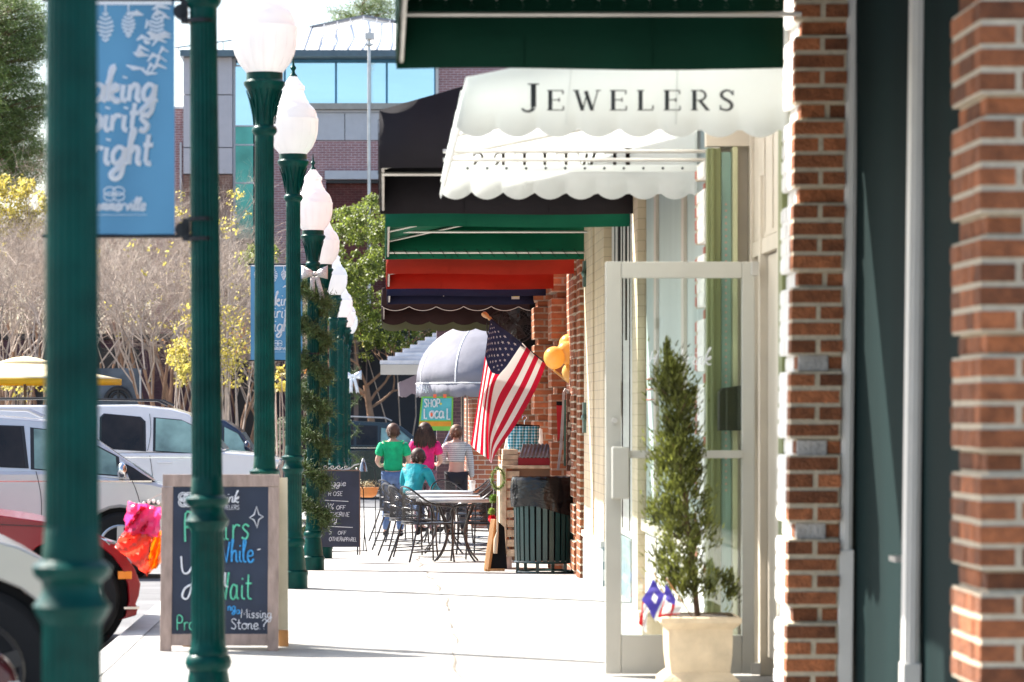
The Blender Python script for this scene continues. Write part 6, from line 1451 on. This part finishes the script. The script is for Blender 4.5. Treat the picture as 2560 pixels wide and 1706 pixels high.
for a, b in ((586,648),(648,712),(712,840),(840,967),(967,1088)):
    MB().box(px(a)+.02, px(b)-.02, d_-.02, d_+.1, pz(259), pz(158)).build('window', bgl, far)
mb = MB()
for a in (648,712,840,967,1088): mb.box(px(a)-.03, px(a)+.03, d_-.06, d_+.12, pz(259), pz(156))
mb.box(px(586), px(1092), d_-.055, d_+.1, pz(157.5), pz(150)); mb.build('mullion', mat('blue mullion', (.06,.22,.36), .4), far)
MB().box(px(1089), px(1096), d_-.1, d_-.001, pz(262), pz(150)).build('white_edge', M['white'], far)
# tall corner glazing
for a, b in ((168,318),(318,365),(366,460),(461,600)):
    MB().box(px(590), px(634), d_-.3, d_-.1, pz(b), pz(a)+0).build('window', bgl if a < 300 else mat('green glass', (.08,.30,.28), .1, metal=.6, var=.3, scale=1.5), far)
mb = MB(); mb.box(px(584), px(590), d_-.35, d_-.05, G0, pz(150))
for y in (168,318,365,460): mb.box(px(590), px(636), d_-.33, d_-.06, pz(y)-.02, pz(y)+.02)
mb.build('corner_post', pan, far)
# left white tower
for a, b in ((150,243),(244,374),(375,440)):
    MB().box(px(462)+.0, px(583), d_-.6, d_+6, pz(b)+.015, pz(a)-.015+.015).build('wall_panel', mat('light tower panel', (.5,.48,.5), .5, var=.04), far)
MB().box(px(462), px(583), d_-.58, d_+6, G0, pz(441)).build('brick_wall', brickwall('brown low brick', (.2,.1,.07), (.17,.08,.06), (.3,.22,.18), 'x'), far)
MB().box(px(455), px(1091), d_-.9, d_+6, pz(149.5), pz(134)).build('roof_band', mat('slate roof band', (.10,.15,.18), .4, metal=.2), far)
MB().box(px(380), px(461), d_-.3, d_+6, G0, pz(276)).build('brick_wall', fb, far)
MB().box(px(374), px(463), d_-.35, d_+6, pz(275.5), pz(270)).build('coping', pan, far)
MB().box(px(452), px(457), d_-.5, d_-.36, pz(600), pz(360)).build('downpipe', pan, far)
mb = MB(); mr2 = mat('standing seam roof', (.88,.87,.85), .6, var=.04, scale=1)
ridge = [(755,70),(905,42),(1000,57),(1100,72)]
v = [Vector((px(755), d_-.6, pz(134))), Vector((px(1100), d_-.6, pz(134)))]+[Vector((px(a), d_+9, pz(b)+(pz(b)-ZC)*9/d_)) for a, b in ridge[::-1]]
mb.add(v+[q+Vector((0,.3,-.02)) for q in v], [(0,1,2,3,4,5),(11,10,9,8,7,6)]+[(i,(i+1)%6,6+(i+1)%6,6+i) for i in range(6)]); mb.build('metal_roof', mr2, far)
mb = MB()
for i in range(10):
    xx = 760+i*36
    for (a, b) in zip(ridge[:-1], ridge[1:]):
        if a[0] <= xx <= b[0]:
            yy = a[1]+(b[1]-a[1])*(xx-a[0])/(b[0]-a[0]); mb.tube([Vector((px(xx), d_-.64, pz(133.5))), Vector((px(xx), d_+8.9, pz(yy)+(pz(yy)-ZC)*9/d_))], .025, 4)
mb.tube([Vector((px(a), d_+8.9, pz(b)+(pz(b)-ZC)*9/d_)) for a, b in ridge], .05, 5); mb.build('roof_seam', mat('roof seam', (.2,.2,.21), .5), far)
rail = MB(); rail.tube([(px(440),d_-.5,pz(125)),(px(600),d_-.5,pz(104))], .02, 5); 
for a in (450,500,560): rail.tube([(px(a),d_-.5,pz(134)),(px(a),d_-.5,pz(124-(a-440)*.12))], .02, 5)
rail.build('roof_rail', M['steel'], far)
cm = thing('antenna_pole', 'thin pale pole with a small box on top in front of the blue glass', 'pole', (px(924), d_-3, G0))
MB().tube([(px(924),d_-3,G0),(px(924),d_-3,pz(118)),(px(925),d_-3,pz(105))], [.05,.045,.03], 8).build('mast', M['steel'], cm, smooth=True)
MB().box(px(914), px(937), d_-3.2, d_-2.9, pz(131), pz(116)).build('antenna_box', M['white'], cm); MB().box(px(915), px(934), d_-3.1, d_-2.95, pz(146), pz(141)).build('arm', M['steel'], cm)

# low dark brick buildings under the trees
lowd = 86.; s_ = F/lowd; px = lambda x: PX(x, s_); pz = lambda y: PZ(y, s_)
low = thing('low_brick_building', 'low dark purple brick building behind the bare trees and parked cars', 'building', (px(450), lowd, G0))
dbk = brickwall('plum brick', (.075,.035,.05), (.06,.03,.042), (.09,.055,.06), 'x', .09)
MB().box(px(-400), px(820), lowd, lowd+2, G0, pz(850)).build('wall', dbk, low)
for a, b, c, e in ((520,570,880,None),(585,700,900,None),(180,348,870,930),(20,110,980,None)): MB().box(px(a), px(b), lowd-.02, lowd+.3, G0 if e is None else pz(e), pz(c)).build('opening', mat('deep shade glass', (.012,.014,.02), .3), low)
MB().box(px(-400), px(820), lowd-.1, lowd+2.1, pz(848), pz(835)).build('coping', M['trim'], low)
drk = 80.; s2 = F/drk; px = lambda x: PX(x, s2); pz = lambda y: PZ(y, s2)
arc = thing('dark_arcade', 'dark blue-black arcade front with a pale column in the shade of the green tree', 'building', (px(1010), drk, G0))
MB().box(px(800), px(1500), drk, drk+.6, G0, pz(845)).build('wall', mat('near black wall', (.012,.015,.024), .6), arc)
mb = MB(); mb.box(px(886), px(897), drk-1.5, drk-1.2, G0, pz(850)); mb.box(px(868), px(874), drk-.5, drk-.3, G0, pz(850)); mb.box(px(915),px(918),drk-.2,drk-.01,pz(1005),pz(880)); mb.build('column', mat('dusty column', (.17,.13,.12), .8, var=.3, scale=3), arc)
MB().box(px(1040), px(1160), drk-.1, drk-.01, pz(1130), pz(1080)).build('sign_panel', mat('dusky panel', (.05,.05,.06), .5), arc)
cb = thing('metal_cabinet', 'tall blue-grey metal panel with a round arch emblem behind the white SUV', 'cabinet', (PX(295,115.), F/115, G0))
s3 = 115.; y3 = F/s3
MB().box(PX(238,s3), PX(350,s3), y3, y3+.5, G0, PZ(921,s3)).build('panel', mat('blue grey sheet', (.09,.11,.135), .5, metal=.3, var=.35, scale=3), cb)
MB().box(PX(349,s3), PX(352.5,s3), y3-.05, y3-.01, PZ(998,s3), PZ(925,s3)).build('edge', M['white'], cb)
mb = MB(); cc_ = Vector((PX(296,s3), y3-.03, PZ(1002,s3)))
for rr, w_ in ((.27,.05),(.17,.025)): mb.tube([cc_+Vector((rr*math.cos(a*.3142), 0, rr*math.sin(a*.3142))) for a in range(11)], w_, 6)
mb.tube([cc_, cc_+Vector((0,0,.24))], .03, 6); mb.build('arch_emblem', M['trim'], cb)

# ================================================================ yellow umbrella
s_ = 150.; d_ = F/s_; uc = Vector((PX(62,s_), d_, PZ(948,s_)))
um = thing('yellow_umbrella', 'large yellow market umbrella beyond the parked cars at the left edge', 'umbrella', (uc.x, d_, gz(d_)-.13))
yel = mat('yellow canvas', (.80,.50,.02), .7, trans=.4, var=.05)
R_ = 1.62; n = 8; rows = []
for i in range(7):
    t_ = i/6; row = []
    for j in range(n*6+1):
        a = 2*math.pi*j/(n*6)+.2; sg_ = 1-.05*abs(math.sin(a*n/2-.8))*t_; row.append(uc+Vector((R_*t_*math.cos(a)*sg_, R_*t_*math.sin(a)*sg_, .35*(1-t_**1.1)-.02*math.sin(math.pi*t_))))
    rows.append(row)
MB().grid(rows).build('canopy', mat('sun glare yellow canvas', (.93,.86,.55), .7, trans=.35, tcol=(.85,.52,.03)), um, smooth=True, solid=.003)  # canopy colour paled to carry the sun glare on the yellow top
vr = [[p for p in rows[-1]], [p+Vector((0,0,-.10)) for p in rows[-1]]]; MB().grid(vr).build('valance', yel, um, smooth=True, solid=.003)
rr = [[uc+Vector((r_*math.cos(2*math.pi*j/32), r_*math.sin(2*math.pi*j/32), z)) for j in range(33)] for r_, z in ((.02,.38),(.2,.355),(.42,.29),(.44,.245))]
MB().grid(rr).build('vent', _m['sun glare yellow canvas'], um, smooth=True, solid=.003)
MB().tube([(uc.x,d_,gz(d_)-.13),(uc.x,d_,uc.z+.3)], .024, 8).build('pole', mat('dark umbrella pole', (.07,.045,.02), .4), um); 
mb = MB()
for k in range(8): mb.tube([uc+Vector((0,0,-.05)), uc+Vector((R_*.95*math.cos(k*.785+.2), R_*.95*math.sin(k*.785+.2), .0))], .008, 4)
mb.build('rib', M['wood'], um)
MB().lathe([(.02,0),(.03,.015),(.01,.05)], 10, uc+Vector((0,0,.36))).build('finial', M['trim'], um)

# ================================================================ trees
M['leaf'] = mat('oak leaves', (.17,.21,.035), .5, isl=.6, var=.3, trans=.5, scale=.8)
M['yleaf'] = mat('yellow autumn leaves', (.50,.42,.09), .6, isl=.55, var=.3, trans=.45)
M['oleaf'] = mat('orange brown leaves', (.45,.20,.05), .6, isl=.5, var=.3, trans=.4)
M['pine'] = mat('pine needles', (.13,.19,.05), .55, isl=.55, var=.35, trans=.35, scale=.6)
M['twig'] = mat('bare grey twigs', (.42,.335,.27), .85, isl=.45, var=.2)
M['trunk'] = mat('smooth tan trunk', (.30,.17,.10), .8, var=.3, scale=3)
def leaf_cloud(clumps, n, size, seed, flat=.0, elong=1.5):
    r2 = random.Random(seed); mb = MB()
    for c, r_ in clumps:
        for k in range(n):
            v = Vector((r2.gauss(0,1), r2.gauss(0,1), r2.gauss(0,1))).normalized()*r_*r2.random()**.4; v.z *= .75; p = c+v
            d1 = Vector((r2.gauss(0,1), r2.gauss(0,1), r2.gauss(0,1)-flat)).normalized(); d2 = d1.orthogonal().normalized(); sz = size*r2.uniform(.6,1.3)
            mb.add([p, p+d1*sz*.5+d2*sz*.5/elong, p+d1*sz, p+d1*sz*.5-d2*sz*.5/elong], [(0,1,2,3)])
    return mb
def branches(mb, p, d, l, r_, depth, r2, tips, spread=.45, up=.1, nb=3, n=4):
    q = p+d*l*.5+Vector((r2.gauss(0,.04),r2.gauss(0,.04),0))*l; e = p+d*l+Vector((r2.gauss(0,.06),r2.gauss(0,.06),r2.gauss(0,.03)))*l
    mb.tube([p,q,e], [r_,r_*.85,r_*.65], n if depth > 1 else 3, caps=False)
    if depth == 0: tips.append(e); return
    for k in range(nb):
        nd = (d+Vector((r2.gauss(0,spread), r2.gauss(0,spread), r2.gauss(up,spread*.6)))).normalized()
        branches(mb, e if k else q.lerp(e, .9), nd, l*r2.uniform(.62,.82), r_*.58, depth-1, r2, tips, spread, up, nb, n)
def tree(name, label, base, build, group=None):
    t = thing(name, label, 'tree', base, group); build(t, Vector(base)); return t
def green_oak(t, b):
    r2 = random.Random(21); mb = MB(); tips = []
    mb.tube([b, b+Vector((.05,0,1.6)), b+Vector((-.1,0,2.6))], [.11,.09,.07], 10, mi=0)
    for k in range(6): branches(mb, b+Vector((-.05,0,2.0+.12*k)), Vector((math.cos(k*1.1),math.sin(k*1.1)*.6,.7)).normalized(), .8, .045, 3, r2, tips, .4)
    mb.build('trunk', M['trunk'], t)
    s = F/b.y; cl = []
    for i in range(900):
        a, w_ = r2.uniform(-1,1), r2.uniform(-1,1); dpt = r2.uniform(-1,1)
        if a*a+w_*w_+dpt*dpt > 1: continue
        ww = 1-.25*w_
        pxx = 945+a*195*ww+ (20*math.sin(w_*7)); pyy = 690-w_*205
        c = W(pxx, pyy, s); c.y += dpt*2.2
        if math.sin(c.x*3.1+1)*math.sin(c.z*3.7+c.y*2)*math.sin(c.y*2.3) > .33: continue
        cl.append((c, r2.uniform(.12,.26)))
    leaf_cloud(cl, 85, .075, 5).build('crown', M['leaf'], t)
s_ = 103.; tree('oak_tree', 'sunlit green leafy tree between the far lamps and the awnings', (PX(925,s_), F/s_, G0), green_oak)
def crepe(seed, h, yellow=0, ycol='yleaf', nst=6, dens=5):
    def f(t, b):
        r2 = random.Random(seed); mb = MB(); tips = []; tw = MB()
        for k in range(nst):
            a = 2*math.pi*k/nst+r2.uniform(-.3,.3); d1 = Vector((.28*math.cos(a), .28*math.sin(a), 1)).normalized()
            p0 = b+Vector((.06*math.cos(a), .06*math.sin(a), 0)); p1 = p0+d1*h*.30; p2 = p1+(d1+Vector((r2.gauss(0,.12),r2.gauss(0,.12),0))).normalized()*h*.16
            mb.tube([p0,p0.lerp(p1,.5)+Vector((r2.gauss(0,.03),0,0)),p1,p2], [.055,.045,.036,.026], 7)
            for q in range(3):
                nd = (d1+Vector((r2.gauss(0,.45), r2.gauss(0,.45), .15))).normalized(); branches(tw, p2.lerp(p1, .3*q), nd, h*.17, .021, dens, r2, tips, .5, .02, 3)
        mb.build('trunk', M['trunk'], t, smooth=True); tw.build('twigs', M['twig'], t)
        if yellow:
            pick = [p for p in tips if r2.random() < yellow]; leaf_cloud([(p, .12) for p in pick], 5, .085, seed, .6).build('leaves', M[ycol], t)
    return f
GRP = 'bare crepe myrtles beyond the parked cars'
trees_ = [(428,118.,6.4,11,.012,'yleaf','bare twiggy tree with a reddish multi-stemmed trunk above the white SUV roof'),
          (40,112.,6.9,12,.0,'yleaf','bare twiggy tree above the yellow umbrella at the left edge'),
          (235,106.,7.0,13,.0,'yleaf','bare twiggy tree mostly hidden behind the nearest lamp post'),
          (585,104.,6.2,14,.03,'yleaf','half bare tree with scattered yellow leaves between the second and third lamp posts'),
          (700,98.,5.2,15,.06,'oleaf','half bare tree hidden behind the fourth lamp post and small banner')]
for (pp_, s, h, sd_, yl, yc, lb) in trees_:
    tree('crepe_myrtle', lb, (PX(pp_,s), F/s, G0), crepe(sd_, h, yl, yc), GRP)
src = [o for o in COL.objects if o.name.startswith('crepe_myrtle') and o.parent is None]
for i, (pp_, s, a, k_) in enumerate([(330,92.,1.2,1.4),(130,94.,2.4,1.4),(480,95.,4.0,1.15),(-40,101.,.5,1.2),(610,93.,2.2,.85),(390,104.,3.0,1.2)]):
    dup(src[i % 3], (PX(pp_,s), F/s, G0), a, ['bare tree behind, filling between the nearest lamp post and the banner','bare tree behind the umbrella, right part hidden by the nearest post','bare tree behind, beside the brick corner of the far building','bare tree cut by the left edge of the picture, behind the umbrella','small bare tree hidden behind the third lamp post','bare tree directly under the large blue banner'][i], scale=k_)
def shrub(cx_, cy_, rx_, ry_, s, n, m, seed, nl=30, size=.09, r0=.10, r1=.24, stem=True):
    def f(t, b):
        r2 = random.Random(seed); cl = []
        for i in range(n):
            a = r2.uniform(0,6.28); q = r2.random()**.5; c = W(cx_+rx_*q*math.cos(a), cy_+ry_*q*math.sin(a), s); c.y += r2.uniform(-.6,.6); cl.append((c, r2.uniform(r0,r1)))
        mb = MB()
        for c, _ in (cl[:max(6,n//6)] if m is M['yleaf'] else cl[:3]): mb.tube([b, b.lerp(c,.5)+Vector((r2.gauss(0,.1),0,0)), c], [.03,.015,.005], 5)
        mb.build('stem', M['twig'], t); leaf_cloud(cl, nl, size, seed).build('leaves', m, t)
    return f
tree('yellow_tree', 'tall yellow leaved tree top at the left edge under the pine', (PX(30,100.), 80, G0), shrub(18, 520, 105, 75, 100., 90, M['yleaf'], 31, 42))
tree('yellow_shrub', 'yellow leaved young tree between the second and third lamp posts', (PX(570,120.), F/120, G0), shrub(545, 870, 105, 135, 120., 85, M['yleaf'], 32, 20, .075))
tree('yellow_shrub', 'small yellow leafed branchlets above the white SUV, left of the strapped lamp post', (PX(455,125.), F/125, G0), shrub(462, 905, 35, 60, 125., 26, M['yleaf'], 33, 26, .075))
tree('yellow_shrub', 'sparse yellow leaves high against the far building, right of the strapped lamp post', (PX(560,110.), F/110, G0), shrub(530, 545, 100, 90, 110., 42, M['yleaf'], 34, 11, .07, .08, .18))
tree('yellow_shrub', 'yellow green leaves just under the yellow umbrella', (PX(60,118.), F/118, G0), shrub(70, 960, 75, 28, 118., 24, M['yleaf'], 35, 24, .075))
tree('yellow_shrub', 'bunch of yellow leaves right below the small distant banner', (PX(695,150.), F/150, gz(50)), shrub(700, 948, 28, 24, 150., 12, M['yleaf'], 36, 22, .07, .05, .1))
tree('flowering_shrub', 'low grey green flowering shrub between the third and fourth lamp posts beside the cars', (PX(690,125.), F/125, G0), shrub(690, 1085, 30, 42, 125., 22, mat('pale shrub leaves', (.2,.22,.13), .6, isl=.6, trans=.3), 37, 34, .06))
def pine(ppx, s, regions, seed, scale=1.0):
    def f(t, b):
        r2 = random.Random(seed); mb = MB(); top = max(PZ(r[1]-r[3], s) for r in regions)
        mb.tube([b, Vector((b.x, b.y, top*.6)), Vector((b.x+.1, b.y, top))], [.2,.14,.03], 8)
        nd = MB()
        for (cx_, cy_, rx_, ry_, n) in regions:
            for i in range(n):
                a = r2.uniform(0,6.28); q = r2.random()**.5; c = W(cx_+rx_*q*math.cos(a), cy_+ry_*q*math.sin(a), s); c.y += r2.uniform(-1.5,1.5)
                if r2.random() < .3: mb.tube([Vector((b.x, b.y, c.z-.25)), c], [.035,.01], 4)
                for k in range(46):
                    v = Vector((r2.gauss(0,1), r2.gauss(0,1), r2.gauss(.25,.7))).normalized(); l = r2.uniform(.10,.2)*scale; o = c+Vector((r2.gauss(0,.17), r2.gauss(0,.17), r2.gauss(0,.07)))*scale; e = v.orthogonal().normalized()*.011*scale
                    nd.add([o-e, o+e, o+v*l], [(0,1,2)])
        mb.build('trunk', M['bark'], t); nd.build('crown', M['pine'], t)
    return f
tree('pine_tree', 'tall pine with sunlit needle clumps filling the upper left corner', (PX(-20,84.), F/84, G0), pine(-20, 84., [(30,90,100,110,420),(20,260,100,90,420),(40,400,80,80,300),(-60,200,80,250,80),(90,60,40,90,50)], 41))
tree('pine_tree', 'dark distant pine top showing above the ridge of the metal roof', (PX(905,60.), F/60, G0), pine(905, 60., [(920,28,65,34,70),(850,46,38,18,24),(960,20,40,40,30)], 42, 1.2))
tree('oak_tree', 'patch of green leaves low between the third and fourth lamp posts above the small banner', (PX(655,110.), F/110, G0), shrub(652, 650, 36, 40, 110., 24, M['leaf'], 43, 60, .075))
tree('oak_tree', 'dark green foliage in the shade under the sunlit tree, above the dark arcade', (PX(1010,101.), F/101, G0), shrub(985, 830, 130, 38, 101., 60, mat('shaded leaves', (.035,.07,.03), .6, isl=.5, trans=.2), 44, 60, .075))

# far belt of leafless woods behind the low building
r2 = random.Random(77); mb = MB()
for i in range(5200):
    s = r2.uniform(80, 86); c = W(r2.uniform(-120, 450), 560+310*r2.random()**.9+18*math.sin(i), s); l = r2.uniform(.25,.6); a = r2.gauss(0,.7); v = Vector((math.sin(a)*l, r2.gauss(0,.2), math.cos(a)*l)); e = v.orthogonal().normalized()*r2.uniform(.012,.035)
    mb.add([c-e, c+e, c+v], [(0,1,2)])
o = mb.build('distant_woods', mat('far grey twigs', (.40,.33,.26), .9, isl=.5, var=.3), None); o['kind'] = 'stuff'
